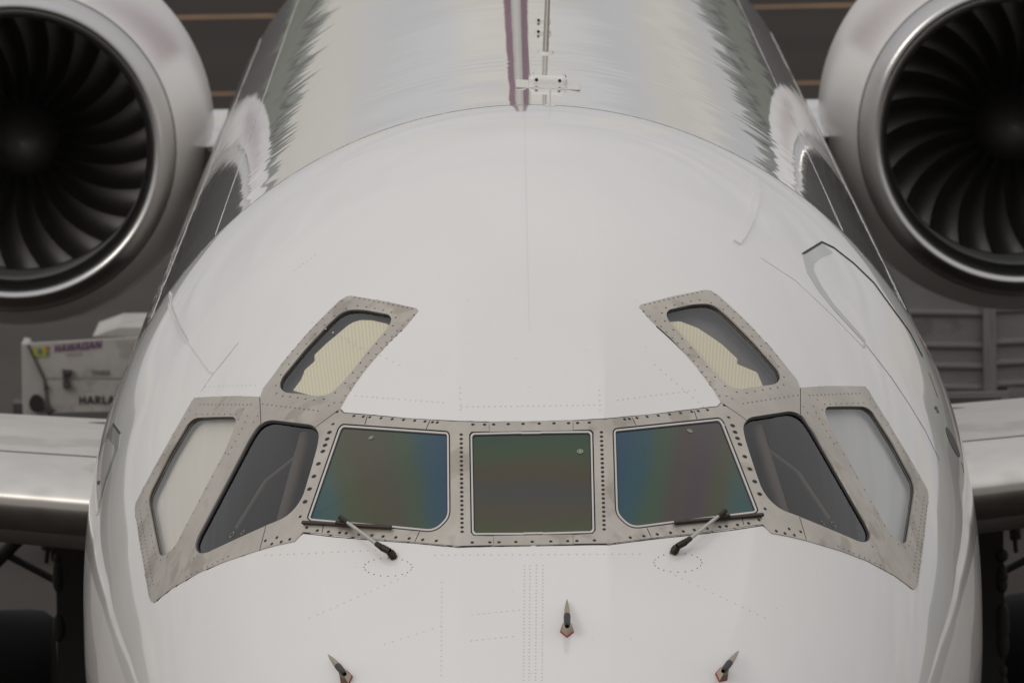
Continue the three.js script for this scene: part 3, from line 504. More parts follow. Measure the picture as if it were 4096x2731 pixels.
// sealant lines along the windshield surround
for (const side of [1, -1]) {
  const dk = (u) => 0.0022 + 0.005 * Math.max(0, fbm(u * 30, side * 3, 8, 3) - 0.42);
  for (const l of [[W(440, 180), W(470, 211), W(680, 228), W(1000, 258), W(1400, 281), W(1688, 288), W(2040, 284)], [W(135, 1219), W(400, 1249), W(760, 1280), W(1065, 1302), W(1420, 1336), W(1725, 1329), W(2040, 1325)]]) {
    part('sealant_line', strip(toSkin(l, 10, false).map(([t, a]) => [t * side, a]), dk, 0.0012), M.seal, plane);
  }
}

// wipers
for (const side of [1, -1]) {
  const at = (z, h) => { const [t, a] = hit(z[0], z[1]), n = skinNormal(t, a), d = ray(z[0], z[1]), p = skin(t, a).addScaledVector(d, h / d.dot(n)); p.x *= side; return p; };   // h clear of the skin, still on its sight line
  const Z = zoom(1300, 2000, 0.2232);
  const piv = at(Z(1240, 1040), 0), p1 = at(Z(1160, 920), 0.024), p2 = at(Z(1020, 850), 0.034), p3 = at(Z(930, 790), 0.038), tip = at(Z(300, 330), 0.03);
  const w = part('wiper', mergeGeometries([tube(p3, tip, 0.0075, 0.0062, 12)]), M.alu, plane, 'parked windshield wiper with pale arm and dark pivot');
  part('pivot', mergeGeometries([tube(piv, piv.clone().lerp(p1, 0.45), 0.013, 0.014, 14), tube(piv.clone().lerp(p1, 0.35), p1, 0.0155, 0.0135, 8), tube(p1, p2, 0.0115, 0.0125, 14), tube(p2, p3.clone().lerp(tip, 0.02), 0.0115, 0.0095, 12)]), M.brass, w);
  const nrm = tip.clone().sub(p3).normalize();
  part('tip_joint', mergeGeometries([tube(tip.clone().addScaledVector(nrm, -0.035), tip.clone().addScaledVector(nrm, 0.012), 0.0085, 0.009, 10), tube(tip.clone().addScaledVector(nrm, -0.004), at(W(452, 1138), 0.014), 0.009, 0.007, 8), tube(at(W(405, 1132), 0.018), at(W(520, 1140), 0.018), 0.008, 0.008, 8)]), M.brass, w);
  const b0 = at(W(118, 1126), 0.013), b1 = at(W(868, 1166), 0.013), n = b1.clone().sub(b0), mid = b0.clone().add(b1).multiplyScalar(0.5), up = skinNormal(...(() => { const [t, a] = hit(...W(500, 1150)); return [t * side, a]; })());
  const q = new THREE.Quaternion().setFromRotationMatrix(new THREE.Matrix4().makeBasis(n.clone().normalize(), up.clone().sub(n.clone().normalize().multiplyScalar(up.dot(n.clone().normalize()))).normalize(), new THREE.Vector3().crossVectors(n.clone().normalize(), up).normalize()));
  const bl = mergeGeometries([new RoundedBoxGeometry(n.length(), 0.010, 0.013, 2, 0.003), new THREE.BoxGeometry(n.length() * 0.985, 0.012, 0.004).translate(0, -0.009, 0).toNonIndexed()]);
  bl.applyQuaternion(q); bl.translate(mid.x, mid.y, mid.z);
  part('blade', bl, new THREE.MeshStandardMaterial({ color: lin(0.045, 0.03, 0.022), roughness: 0.5 }), w);
}

// pitot probes: short pedestal, dark heated nose with its hole, tail drawn out to a point
function probe(px, py, lean, scale) {
  const [t, a] = hit(px, py), g = new THREE.Group(), root = on(t, a, 0), n = skinNormal(t, a);
  const fwd = new THREE.Vector3(0, 0, 1).sub(n.clone().multiplyScalar(n.z)).normalize(), sideV = new THREE.Vector3().crossVectors(n, fwd);
  const m = new THREE.Matrix4().makeBasis(sideV, n, fwd).setPosition(root), s = scale;
  // pedestal: diamond plan
  const dia = (k, h, z) => [[0, h, 0.045 * k + z], [0.021 * k, h, 0.012 * k + z], [0.013 * k, h, -0.034 * k + z], [-0.013 * k, h, -0.034 * k + z], [-0.021 * k, h, 0.012 * k + z]];
  const rings = [dia(1, 0.004, 0), dia(0.8, 0.018, -0.004), dia(0.45, 0.034, -0.012)], pos = [], idx = [];
  for (const r of rings) for (const p of r) pos.push(p[0] * s, p[1] * s, p[2] * s);
  for (let r = 0; r < 2; r++) for (let i = 0; i < 5; i++) { const q = r * 5 + i, w = r * 5 + ((i + 1) % 5); idx.push(q, w, q + 5, w, w + 5, q + 5); }
  const ped = geom(pos, idx).toNonIndexed(); ped.computeVertexNormals(); ped.applyMatrix4(m);
  const base = [dia(1.12, 0, 0), dia(1.12, 0.004, 0)], bp = [], bi = []; for (const r of base) for (const p of r) bp.push(p[0] * s, p[1] * s, p[2] * s);
  for (let i = 0; i < 5; i++) { const w = (i + 1) % 5; bi.push(i, w, i + 5, w, w + 5, i + 5); } for (let i = 1; i < 4; i++) bi.push(5, 5 + i, 6 + i);
  const bg = geom(bp, bi).toNonIndexed(); bg.computeVertexNormals(); bg.applyMatrix4(m);
  const root_ = part('pitot_probe', ped, M.probe, plane, 'pitot probe with dark nose and pointed tail');
  part('red_base', bg, M.red, root_);
  const orient_ = (geo) => { geo.rotateX(Math.PI / 2); geo.rotateX(-0.16); geo.rotateY(lean); geo.translate(0, 0.040 * s, -0.005 * s); geo.applyMatrix4(m); return geo; };
  part('tail', orient_(lathe([[0.0002, -0.19], [0.005, -0.15], [0.0092, -0.09], [0.0112, -0.035], [0.0112, -0.018]].map(([r, y]) => [r * s, y * s]), 20)), M.probe, root_);
  part('heated_nose', orient_(lathe([[0.0118, -0.034], [0.0120, -0.01], [0.0112, 0.035], [0.0085, 0.062], [0.0045, 0.066], [0.004, 0.05]].map(([r, y]) => [r * s, y * s]), 20)), M.probeDark, root_);
}
probe(2268, 2520, 0.0, 1); probe(1384, 2712, 0.12, 1); probe(2888, 2700, -0.12, 1);

// antennas on the crown
{
  const [t1, a1] = hit(2182, 208);
  const o = (geo, t, a, h = 0) => { const d = seat(new THREE.Object3D(), t, a, h); d.updateMatrix(); return geo.applyMatrix4(d.matrix); };
  const blade = []; const N = 16; const pos = [], idx = [];
  for (let r = 0; r <= 10; r++) { const y = (r / 10) * 0.34, ch = 0.26 - 0.13 * (r / 10), sw = 0.1 * (r / 10); for (let i = 0; i < N; i++) { const u = (i / N) * 2 * Math.PI; pos.push(0.0125 * (1 - 0.25 * r / 10) * Math.sin(u), y, -sw + (ch / 2) * Math.cos(u)); } }
  for (let r = 0; r < 10; r++) for (let i = 0; i < N; i++) { const q = r * N + i, w = r * N + ((i + 1) % N); idx.push(q, w, q + N, w, w + N, q + N); }
  const ant = part('blade_antenna', o(geom(pos, idx), t1, a1), M.frame, plane, 'tall thin blade antenna on the crown');
  part('foot', o(new THREE.CylinderGeometry(0.030, 0.034, 0.008, 28).scale(1, 1, 5), t1, a1, 0.003), M.paint, ant);
  const pads = [[2191, 322, 0.150, 0.036, 0.26], [2172, 82, 0.066, 0.016, 0.10], [2172, 128, 0.068, 0.018, 0.10]];
  for (const [px, py, w, h, l] of pads) {
    const [t, a] = hit(px, py + h * 300);
    const pad = part('antenna_pad', o(new RoundedBoxGeometry(w, h * 2, l, 4, h * 0.55), t, a, 0), M.paint, plane, 'low white antenna pad with two bolt holes');
    for (const s of [-1, 1]) part('bolt_hole', o(new THREE.CylinderGeometry(0.006, 0.007, 0.004, 12).rotateX(Math.PI / 2).translate(s * w * 0.3, h * 0.5, l / 2), t, a, 0), M.screwDark, pad);
  }
  const [t2, a2] = hit(2192, 345); part('antenna_plate', o(new RoundedBoxGeometry(0.25, 0.006, 0.5, 2, 0.002), t2, a2 + 0.1, 0), M.paint, plane);
  const [t3, a3] = hit(2198, 424); const mast = part('small_mast', o(new THREE.CylinderGeometry(0.0035, 0.0045, 0.062, 10).translate(0, 0.031, 0), t3, a3), M.paint, plane, 'short thin mast on the crown');
  part('foot', o(new RoundedBoxGeometry(0.045, 0.006, 0.05, 2, 0.002), t3, a3, 0.001), M.paint, mast);
}

// doors, gutters and panel lines
{
  const hat = part('service_door_border', plate(toSkin([R2(460, 470), R2(548, 418), R2(598, 460), R2(545, 482), R2(512, 512), R2(510, 540), R2(545, 610), R2(600, 690), R2(742, 852), R2(744, 884), R2(730, 887), R2(736, 862), R2(600, 716), R2(530, 628), R2(480, 548)], 14), [], 0.0012, 0.001), M.grey, plane, 'grey painted border of the service door');
  part('door_edge', strip(toSkin([R2(460, 467), R2(548, 413), R2(600, 438), R2(690, 508), R2(780, 595), R2(860, 705), R2(940, 815), R2(1000, 930)], 10, false), 0.009, 0.003), M.line, hat);
  part('panel_line', strip(toSkin([R2(744, 870), R2(860, 1020), R2(940, 1140), R2(1010, 1255), R2(1075, 1390)], 10, false), 0.011, 0.0012), M.grey, plane);
  part('panel_line', strip(toSkin([R2(270, 480), R2(430, 585), R2(600, 745), R2(735, 885)], 10, false), 0.006, 0.0010), M.seam, plane);
  part('rain_gutter', plate(toSkin([R2(228, 125), R2(252, 125), R2(268, 185), R2(262, 250), R2(240, 320), R2(205, 390), R2(180, 425), R2(150, 408), R2(195, 350), R2(225, 280), R2(238, 210), R2(234, 160)], 10), [], 0.007, 0.001), M.paint, plane, 'curved raised gutter strip on the white skin');
  part('rain_gutter', strip(toSkin([L3(742, 530), L3(736, 590), L3(760, 680), L3(810, 800), L3(878, 920)], 10, false), 0.014, 0.008), M.faint, plane);
  part('panel_line', strip(toSkin([L3(878, 920), L3(1045, 1150), L3(1065, 1162), L3(1090, 1158), L3(1280, 920)], 10, false), 0.007, 0.0010), M.faint, plane);
  part('panel_line', strip(toSkin([L3(1085, 1162), L3(980, 1310)], 10, false), 0.005, 0.0010), M.faint, plane);
  part('panel_line', strip(range(2.75, 5.45, 60).map((a) => [0.0, a]), 0.0035, 0.0005), M.seam, plane);
  part('panel_line', strip(range(5.6, 14, 90).map((a) => [0.012, a]), 0.02, 0.0018), M.gloss, plane);
  const dr = part('passenger_door_border', plate(toSkin([L4(180, 130), L4(222, 188), L4(212, 265), L4(150, 440), L4(95, 640), L4(85, 640), L4(140, 430), L4(188, 290), L4(190, 258), L4(152, 208), L4(128, 240), L4(100, 330), L4(92, 330), L4(130, 215)], 12), [], 0.0012, 0.001), M.grey, plane, 'grey painted border of the passenger door');
  part('door_edge', strip(toSkin([L4(180, 130), L4(222, 188)], 8, false), 0.008, 0.003), M.line, dr);
  const label = new THREE.MeshStandardMaterial({ color: lin(0.05, 0.05, 0.055), roughness: 0.6 });
  for (const [x, y, w, h] of [[392, 1932, 5, 16], [396, 1925, 4, 10], [3745, 1632, 6, 16], [3752, 1645, 4, 16]]) part('placard', plate(toSkin([[x - w, y - h / 2], [x + w, y - h / 2 + 4], [x + w, y + h / 2], [x - w, y + h / 2 - 4]], 6), [], 0.0012, 0.001), label, plane);
  const ow = []; for (let i = 0; i < 24; i++) { const u = (i / 24) * 2 * Math.PI, c = Math.cos(0.42), s = Math.sin(0.42), x = 11 * Math.cos(u), y = 66 * Math.sin(u); ow.push([3812 + x * c + y * s, 1768 - x * s + y * c]); }
  part('door_window', plate(toSkin(ow, 8), [], 0.0015, 0.002), M.probeDark, plane, 'oval dark door window');
  for (const l of [[[3680, 1352], [3700, 1390], [3722, 1432]], [[3716, 1490], [3735, 1540], [3752, 1590]], [[3846, 1850], [3852, 1862], [3856, 1890]]]) part('red_marking', strip(toSkin(l, 6, false), 0.008, 0.0012), M.red, plane);
}
// faint flush rivets on the white skin
{
  const rows = [];
  const row = (x0, y0, x1, y1, n) => { for (let i = 0; i < n; i++) { const t = (i + 0.2 * (rnd() - 0.5)) / (n - 1); rows.push([mixn(x0, x1, t), mixn(y0, y1, t)]); } };
  row(1423, 1583, 1772, 1610, 17); row(1846, 1627, 2400, 1620, 26); row(2470, 1600, 2780, 1560, 15); row(1840, 1552, 1842, 1640, 5); row(2398, 1560, 2400, 1640, 5);
  for (const x of [2098, 2120, 2146, 2172]) row(x, 2262, x - 4, 2720, 34);
  row(1767, 2330, 1765, 2700, 20); row(1890, 2458, 2075, 2440, 9); row(1885, 2562, 2050, 2545, 8); row(1240, 2470, 1620, 2305, 15); row(2700, 2300, 3060, 2470, 13); row(1540, 2575, 1760, 2505, 8);
  row(1060, 2220, 1500, 2200, 16); row(1250, 1290, 1600, 1460, 14); row(2620, 1460, 2900, 1700, 14); row(1740, 2220, 2560, 2215, 30);
  row(820, 1545, 1020, 1540, 12); row(1180, 1080, 1260, 1020, 6);
  const dark = []; const ring = (cx, cy, rx, ry) => { for (let i = 0; i < 20; i++) { const u = (i / 20) * 2 * Math.PI; dark.push([cx + rx * Math.cos(u), cy + ry * Math.sin(u)]); } };
  ring(1552, 2268, 96, 36); ring(2712, 2250, 96, 38);
  const disc = lathe([[0.0001, 0.0006], [0.0032, 0.0005], [0.004, -0.001]], 8).toNonIndexed();
  riveted(plane, pts(rows), 1, M.skinRivet, 0.0004, disc, 'flush_rivet');
  riveted(plane, pts(dark), 1, M.rivet, 0.0004, lathe([[0.0001, 0.0006], [0.0022, 0.0005], [0.003, -0.001]], 8).toNonIndexed(), 'panel_screw');
  const specks = []; for (let i = 0; i < 26; i++) specks.push([1000 + 2200 * rnd(), 700 + 2000 * rnd()]);
  riveted(plane, pts(specks).filter(([t, a]) => !region(t, a)), 1, M.screw, 0.0002, new THREE.CircleGeometry(0.0016, 5).rotateX(-Math.PI / 2).toNonIndexed(), 'paint_chip');
}

// engines
for (const side of [-1, 1]) {
  const c = side < 0 ? onDepth(52, 607, 25.5) : onDepth(4084, 545, 25.5), e = new THREE.Vector3(c.x, c.y, -25.5);
  const put = (g) => { g.rotateX(Math.PI / 2); g.rotateX(Math.PI); g.translate(e.x, e.y, e.z); return g; };   // lathe y = metres aft of the inlet
  const cowl = part('engine_nacelle', put(lathe([[0.886, 0.165], [0.93, 0.33], [0.985, 0.65], [1.03, 1.1], [1.047, 1.6], [1.047, 2.2], [1.0, 3.0], [0.88, 3.9], [0.7, 4.8], [0.66, 4.8], [0.66, 3.0]], 128)), M.cowl, plane, 'white engine nacelle');
  part('inlet_lip', put(lathe([[0.722, 0.30], [0.724, 0.20], [0.734, 0.11], [0.752, 0.045], [0.777, 0.008], [0.80, 0], [0.823, 0.012], [0.848, 0.05], [0.868, 0.10], [0.884, 0.16]], 128)), M.lip, cowl, 'polished metal inlet lip');
  part('lip_joint', put(lathe([[0.886, 0.158], [0.8895, 0.160], [0.8895, 0.168], [0.886, 0.17]], 128)), M.grey, cowl);
  part('inlet_duct', put(lathe([[0.722, 0.301], [0.72, 0.42], [0.732, 0.75], [0.738, 1.55], [0.0, 1.57]], 96)), M.duct, cowl);
  part('spinner', put(lathe([[0.001, 0.92], [0.06, 0.96], [0.13, 1.08], [0.2, 1.26], [0.22, 1.35]], 40)), M.fan, cowl);
  for (let k = 0; k < 24; k++) {
    const pos = [], idx = [], nr = 7, nc = 4;
    for (const th of [0.004, -0.004]) for (let r = 0; r <= nr; r++) { const R = 0.2 + 0.53 * (r / nr), tw = 0.5 + 0.6 * (r / nr), ch = 0.15 + 0.05 * (r / nr); for (let i = 0; i <= nc; i++) { const u = i / nc - 0.5, ang = (u * ch * Math.sin(tw)) / R + 0.25 * (r / nr) ** 2, z = 1.28 + u * ch * Math.cos(tw) + 0.03 * (1 - 4 * u * u) + th; pos.push(R * Math.cos(ang), z, R * Math.sin(ang)); } }
    const m = nc + 1, q0 = (nr + 1) * m; for (let f = 0; f < 2; f++) for (let r = 0; r < nr; r++) for (let i = 0; i < nc; i++) { const q = f * q0 + r * m + i; idx.push(q, q + m, q + 1, q + 1, q + m, q + m + 1); }
    part('fan_blade', put(geom(pos, idx).rotateY((k / 24) * 2 * Math.PI)), M.fan, cowl);
  }
  const x0 = side * 1.55, x1 = e.x - side * 0.9, len = Math.abs(x1 - x0) + 0.2, mid = (x0 + x1) / 2;
  const sh = new THREE.Shape(); for (let i = 0; i <= 30; i++) { const u = (i / 30) * 2 * Math.PI, xx = 1.5 * Math.cos(u), yy = 0.085 * Math.sin(u) * (1 + 0.2 * Math.cos(u)); i ? sh.lineTo(xx, yy) : sh.moveTo(xx, yy); }
  const py = new THREE.ExtrudeGeometry(sh, { depth: len, bevelEnabled: false, curveSegments: 4 }).translate(0, 0, -len / 2).rotateY(Math.PI / 2).translate(mid, (onDepth(860, 540, 26.4).y - 0.07), -28.0);
  const pyl = part('engine_pylon', py, M.gloss, plane); 
  part('pylon_joint', new THREE.BoxGeometry(0.02, 0.18, 2.9).translate(x1 - side * 0.03, (onDepth(860, 540, 26.4).y - 0.07), -28), M.line, pyl);
}

// wings
for (const side of [-1, 1]) {
  const rootX = 1.2, tipX = 14, le = (x) => 14.9 + (x - 1.67) * 0.47, chord = (x) => mixn(5.6, 1.6, (x - 1.2) / 12.8), lev = (x) => -0.66 + (x - 2.2) * 0.055, thk = (x) => mixn(0.088, 0.085, (x - 1.2) / 12.8);
  const foil = (u, up, x) => { const y = 5 * thk(x) * (0.2969 * Math.sqrt(u) - 0.126 * u - 0.3516 * u * u + 0.2843 * u ** 3 - 0.1015 * u ** 4); return up ? y * 0.9 - 0.01 * u : -y * 1.25 - 0.02 * u; };
  const surf = (u0, u1, l0, l1, off, name, mat, parent, label) => {
    const xs = range(rootX, tipX, 26), us = []; for (let i = 0; i <= 22; i++) { const k = i / 22; us.push([u0 * (1 - k) ** 2, true]); }
    us.length = 0; for (let i = 0; i <= 24; i++) { const k = i / 24; us.push([u0 + (u1 - u0) * (1 - k) ** 2, true]); } for (let i = 1; i <= 24; i++) { const k = i / 24; us.push([l0 + (l1 - l0) * k * k, false]); }
    const pos = [], idx = [], uv = [];
    for (const x of xs) for (const [u, up] of us) { const c = chord(x), q = foil(u, up, x) + (up ? off : -off); pos.push(side * x, AXIS + lev(x) + q * c, -(le(x) + u * c - off * c)); uv.push(x * 0.3, u * c * 0.3 + (up ? 0 : 9)); }
    const m = us.length; for (let r = 0; r < xs.length - 1; r++) for (let i = 0; i < m - 1; i++) { const q = r * m + i; if (side > 0) idx.push(q, q + m, q + 1, q + 1, q + m, q + m + 1); else idx.push(q, q + 1, q + m, q + 1, q + m + 1, q + m); }
    return part(name, geom(pos, idx, uv), mat, parent, label);
  };
  const w = surf(0, 1, 0, 1, 0, 'wing', M.wing, plane, 'white-grey wing root panel');
  surf(0, 0.115, 0, 0.03, 0.0018, 'slat', M.slat, w, 'bare metal leading-edge slat');
  surf(0.118, 0.125, 0.03, 0.03, 0.0012, 'slat_gap', M.line, w);
  // small dark fittings where the wing meets the body
  const fit = (px, py, a, wd, h) => { const p = onDepth(px, py, a); return bx(wd, h, 0.12, p.x, p.y, p.z); };
  if (side < 0) { part('dark_fitting', fit(375, 1745, 17.2, 0.10, 0.022), M.gear, w); part('dark_fitting', fit(385, 1695, 17.8, 0.08, 0.008), M.gear, w); }
  else { part('dark_fitting', fit(3848, 1688, 17.2, 0.07, 0.024), M.gear, w); part('dark_fitting', fit(3838, 1636, 17.8, 0.06, 0.008), M.gear, w); }
  // main landing gear
  const gx = side * 2.92, gz = -20.8, strut = part('main_gear_strut', tube(new THREE.Vector3(gx - side * 0.15, 1.75, gz), new THREE.Vector3(gx, 0.52, gz), 0.11, 0.085, 16), M.gear, plane);
  const brace = (px0, py0, px1, py1, r) => { const m_ = side < 0 ? (x) => x : (x) => 4250 - x, dy = side < 0 ? 0 : -42; return tube(onDepth(m_(px0), py0 + dy, 20.6), onDepth(m_(px1), py1 + dy, 20.6), r, r, 10); };
  part('drag_brace', brace(-60, 2290, 80, 2150, 0.035), M.gear, strut); part('side_brace', brace(10, 2210, 230, 2325, 0.02), M.gear, strut);
  part('hydraulic_fitting', brace(190, 2140, 186, 2200, 0.03), M.gear, strut); part('hose', brace(190, 2190, 184, 2252, 0.012), M.gear, strut);
  for (const o of [-1, 1]) {
    const wx = gx + o * 0.33, tyre = part('tyre', new THREE.LatheGeometry([[0.24, -0.17], [0.40, -0.19], [0.48, -0.185], [0.515, -0.14], [0.525, -0.07], [0.525, 0.07], [0.515, 0.14], [0.48, 0.185], [0.40, 0.19], [0.24, 0.17]].map(([r, y]) => new THREE.Vector2(r, y)), 48).rotateZ(Math.PI / 2).translate(wx, 0.525, gz), M.rubber, strut);
    part('hub', new THREE.CylinderGeometry(0.24, 0.24, 0.28, 24).rotateZ(Math.PI / 2).translate(wx, 0.525, gz), M.gear, strut);
  }
  // inboard gear door hanging beside the body, uneven linkage along its edge
  const dp = onDepth(side < 0 ? 225 : 4018, 2400, 20.2), gd = [bx(0.55, 1.9, 0.06, dp.x - side * 0.275, 1.15, -20.2)];
  for (let i = 0; i < 16; i++) gd.push(new THREE.SphereGeometry(0.02 + 0.025 * rnd(), 10, 8).scale(0.9, 0.8 + 1.6 * rnd(), 0.8).translate(dp.x - side * 0.01, 0.35 + 1.6 * rnd(), -20.18));
  part('gear_door', mergeGeometries(gd), M.gear, plane);
}
// nose gear out of view carries the front of the aircraft
{
  const s = part('nose_gear_strut', tube(new THREE.Vector3(0, 1.1, -2.6), new THREE.Vector3(0, 0.34, -2.55), 0.07, 0.06, 14), M.gear, plane);
  for (const o of [-1, 1]) part('tyre', new THREE.TorusGeometry(0.24, 0.1, 14, 32).rotateY(Math.PI / 2).translate(o * 0.2, 0.34, -2.55), M.rubber, s);
  part('axle', new THREE.CylinderGeometry(0.2, 0.2, 0.42, 18).rotateZ(Math.PI / 2).translate(0, 0.34, -2.55), M.gear, s);
}

// ---------------------------------------------------------------- vehicles behind the wing
{
  const D = 34, T = zoom(0, 1250, 0.287), at = (x, y, d = D) => { const [px, py] = T(x, y); return onDepth(px, py, d); };
  const tug = thing('baggage_tractor', 'dirty white baggage tractor with purple lettering parked behind the left wing', 'tractor');
  const white = new THREE.MeshPhysicalMaterial({ color: lin(0.50, 0.48, 0.46), map: metalTex, roughness: 0.55 }), dark = M.gear;
  const poly = (pp, d, depth) => { const v = pp.map(([x, y]) => at(x, y, d)), s = new THREE.Shape(v.map((q) => new THREE.Vector2(q.x, q.y))); return new THREE.ExtrudeGeometry(s, { depth, bevelEnabled: true, bevelSize: 0.004, bevelThickness: 0.004, bevelSegments: 2 }).translate(0, 0, -d - depth); };
  const xr = at(3600, 500).x, low = 0.25, body = bx(xr - at(430, 500).x, at(0, 1440).y - low, 2.0, (xr + at(430, 500).x) / 2, (at(0, 1440).y + low) / 2, -D - 1.2);
  const hull = part('body', body, white, tug);
  const up = part('upper_panel', poly([[385, 440], [3600, 250], [3600, 905], [605, 912]], D, 0.05), white, tug);
  part('hood', poly([[1300, 330], [1640, 215], [3600, 200], [3600, 330]], D + 0.12, 1.2), white, tug);
  const lowp = part('lower_panel', poly([[618, 945], [3600, 945], [3600, 1440], [700, 1440]], D, 0.05), white, tug);
  const fl = part('fender', poly([[300, 440], [370, 455], [560, 860], [610, 1000], [668, 1440], [322, 1440]], D + 0.02, 0.5), white, tug);
  part('edge_strip', poly([[372, 455], [388, 455], [610, 905], [690, 1440], [668, 1440], [596, 930]], D - 0.02, 0.05), new THREE.MeshStandardMaterial({ color: lin(0.09, 0.08, 0.075), roughness: 0.7 }), tug);
  const hp = at(498, 1262); part('lamp_hole', new THREE.CylinderGeometry(1, 1, 0.03, 32).rotateX(Math.PI / 2).scale(at(570, 0).x - hp.x, hp.y - at(0, 1395).y, 1).translate(hp.x, hp.y, hp.z + 0.012), M.screwDark, fl);
  part('latch', mergeGeometries([poly([[875, 830], [930, 830], [930, 1030], [880, 1030]], D - 0.03, 0.04), poly([[865, 805], [985, 815], [975, 870], [880, 850]], D - 0.05, 0.05), poly([[875, 985], [962, 995], [950, 1040], [885, 1045]], D - 0.05, 0.05)]), dark, up);
  part('hinge', mergeGeometries([poly([[610, 1015], [650, 1020], [650, 1060], [615, 1060]], D - 0.03, 0.04), poly([[610, 1300], [660, 1310], [730, 1345], [725, 1390], [640, 1385]], D - 0.03, 0.04)]), dark, lowp);
  part('bumper', poly([[180, 1270], [320, 1275], [320, 1430], [180, 1420]], D + 0.3, 0.3), dark, tug);
  part('chassis', bx(xr - at(330, 0).x, 0.3, 2.2, (xr + at(330, 0).x) / 2, 0.5, -D - 1.2), dark, tug);
  for (const x of [at(620, 0).x + 0.1, xr - 0.25]) for (const z of [0.6, 2.0]) part('wheel', new THREE.CylinderGeometry(0.3, 0.3, 0.22, 28).rotateZ(Math.PI / 2).translate(x, 0.3, -D - z), M.rubber, tug);
  // lettering
  const decal = (x0, y0, x1, y1, W_, H_, draw, parent, name, depth) => {
    const c = document.createElement('canvas'); c.width = W_; c.height = H_; const g = c.getContext('2d'); g.clearRect(0, 0, W_, H_); draw(g, W_, H_);
    const t = new THREE.CanvasTexture(c); t.colorSpace = THREE.SRGBColorSpace; const p = at(x0, y0), q = at(x1, y1);
    part(name, new THREE.PlaneGeometry(q.x - p.x, p.y - q.y).translate((p.x + q.x) / 2, (p.y + q.y) / 2, -D + depth), new THREE.MeshStandardMaterial({ map: t, transparent: true, roughness: 0.6 }), parent);
  };
  decal(420, 380, 1640, 640, 1024, 218, (g, w, h) => {
    g.save(); g.transform(1, -0.075, -0.16, 1, 0, 0); g.fillStyle = '#5d2c63'; g.font = 'bold 118px sans-serif'; g.textBaseline = 'alphabetic'; g.save(); g.translate(292, 162); g.scale(0.93, 1); g.fillText('HAWAIIAN', 0, 0); g.restore();
    g.fillStyle = '#a08f98'; g.font = 'bold 44px sans-serif'; g.fillText('AIRLINES', 440, 218); g.restore();
    g.fillStyle = '#a9a536'; g.fillRect(30, 78, 175, 106); g.fillStyle = '#b0553a'; g.fillRect(178, 74, 40, 40); g.fillStyle = '#5b7a66'; g.fillRect(175, 130, 40, 40); g.fillStyle = '#5f6a86'; g.beginPath(); g.ellipse(110, 130, 32, 36, 0, 0, 7); g.fill();
  }, up, 'lettering', 0.012);
  decal(1265, 785, 1565, 890, 256, 90, (g) => { g.fillStyle = '#5a524a'; g.font = 'bold 80px sans-serif'; g.fillText('T1655', 8, 74); }, up, 'fleet_number', 0.012);
  decal(1075, 1140, 1960, 1290, 768, 130, (g) => { g.fillStyle = '#171412'; g.font = 'bold 124px sans-serif'; g.save(); g.scale(1.12, 1); g.fillText('HARLAN', 8, 108); g.restore(); }, lowp, 'lettering', 0.012);
}
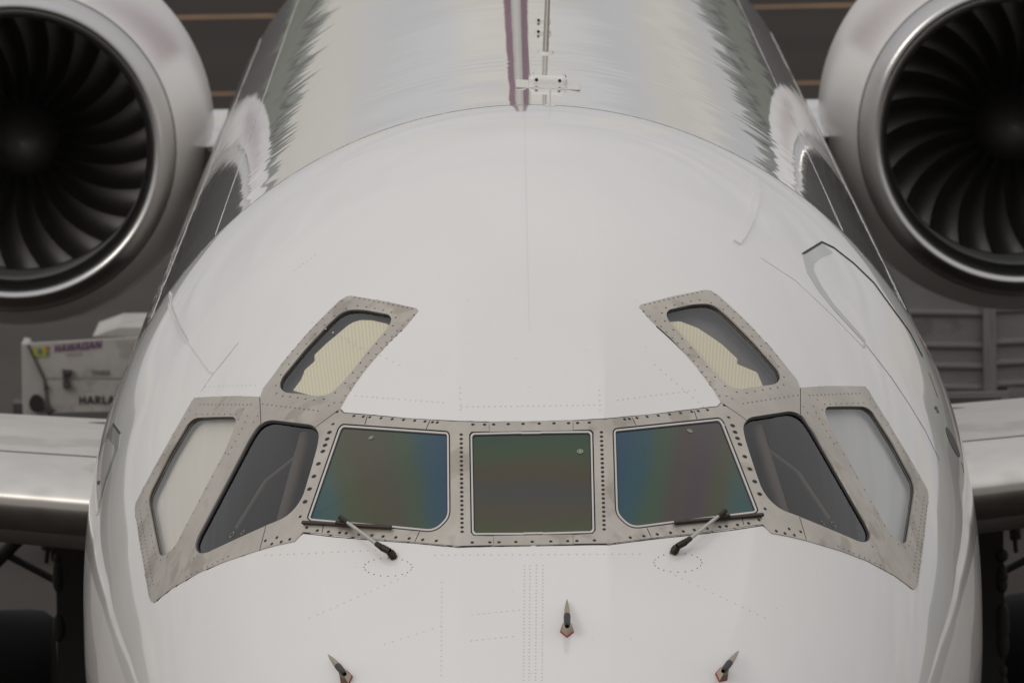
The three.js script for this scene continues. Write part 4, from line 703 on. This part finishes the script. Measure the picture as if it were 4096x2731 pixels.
{
  const D = 36, T = zoom(3600, 1200, 0.3827), at = (x, y, d = D) => { const [px, py] = T(x, y); return onDepth(px, py, d); };
  const cart = thing('baggage_cart', 'white ribbed-sided baggage cart parked behind the right wing', 'cart');
  const white = new THREE.MeshPhysicalMaterial({ color: lin(0.29, 0.28, 0.275), map: metalTex, roughness: 0.55 });
  const px = at(930, 0).x, xl = px - 1.7, xr = px + 1.7, yb = at(0, 960).y, yt = yb + 1.25;
  const wl = part('side_panel', bx(px - xl - 0.03, yt - yb, 0.04, (px - 0.03 + xl) / 2, (yt + yb) / 2, -D), white, cart), wr = part('side_panel', bx(xr - px - 0.03, yt - yb, 0.04, (px + 0.03 + xr) / 2, (yt + yb) / 2 + 0.02, -D), white, cart);
  const ribG = (w) => new THREE.CylinderGeometry(0.024, 0.024, w, 10).rotateZ(Math.PI / 2);
  for (const y of [110, 450, 665, 885]) { part('rib', ribG(px - xl - 0.05).rotateZ(-0.03).translate((px + xl) / 2, at(0, y).y, -D + 0.025), white, wl); part('rib', ribG(xr - px - 0.05).rotateZ(0.03).translate((px + xr) / 2, at(0, y).y + 0.02, -D + 0.025), white, wr); }
  part('corner_post', new RoundedBoxGeometry(0.085, yt - yb + 0.05, 0.09, 2, 0.01).translate(px, (yt + yb) / 2, -D + 0.03), white, cart);
  for (const x of [xl, xr]) part('corner_post', new RoundedBoxGeometry(0.085, yt - yb, 0.09, 2, 0.01).translate(x, (yt + yb) / 2, -D), white, cart);
  const deck = part('deck', new RoundedBoxGeometry(px + 0.12 - xl, 0.11, 1.5, 2, 0.01).translate((px + 0.12 + xl) / 2, at(0, 1045).y, -D - 0.62), white, cart);
  part('deck', new THREE.BoxGeometry(xr - px - 0.12, 0.05, 1.2).translate((xr + px + 0.12) / 2, at(0, 1080).y - 0.1, -D - 0.7), M.gear, cart);
  const rp = at(800, 1078); part('reflector', new THREE.BoxGeometry(0.09, 0.018, 0.01).translate(rp.x, rp.y, -D + 0.14), new THREE.MeshStandardMaterial({ color: lin(0.4, 0.07, 0.03), roughness: 0.4 }), deck);
  part('roof', new RoundedBoxGeometry(xr - xl + 0.2, 0.06, 1.6, 2, 0.02).translate(px, yt + 0.03, -D - 0.7), white, cart);
  part('rear_panel', bx(xr - xl, yt - yb, 0.04, px, (yt + yb) / 2, -D - 1.4), white, cart);
  part('chassis', bx(xr - xl, 0.12, 1.0, px, 0.5, -D - 0.7), M.gear, cart);
  for (const x of [xl + 0.4, xr - 0.4]) for (const z of [0.3, 1.1]) part('wheel', new THREE.CylinderGeometry(0.22, 0.22, 0.14, 24).rotateZ(Math.PI / 2).translate(x, 0.22, -D - z), M.rubber, cart);
}

renderer.render(scene, camera);
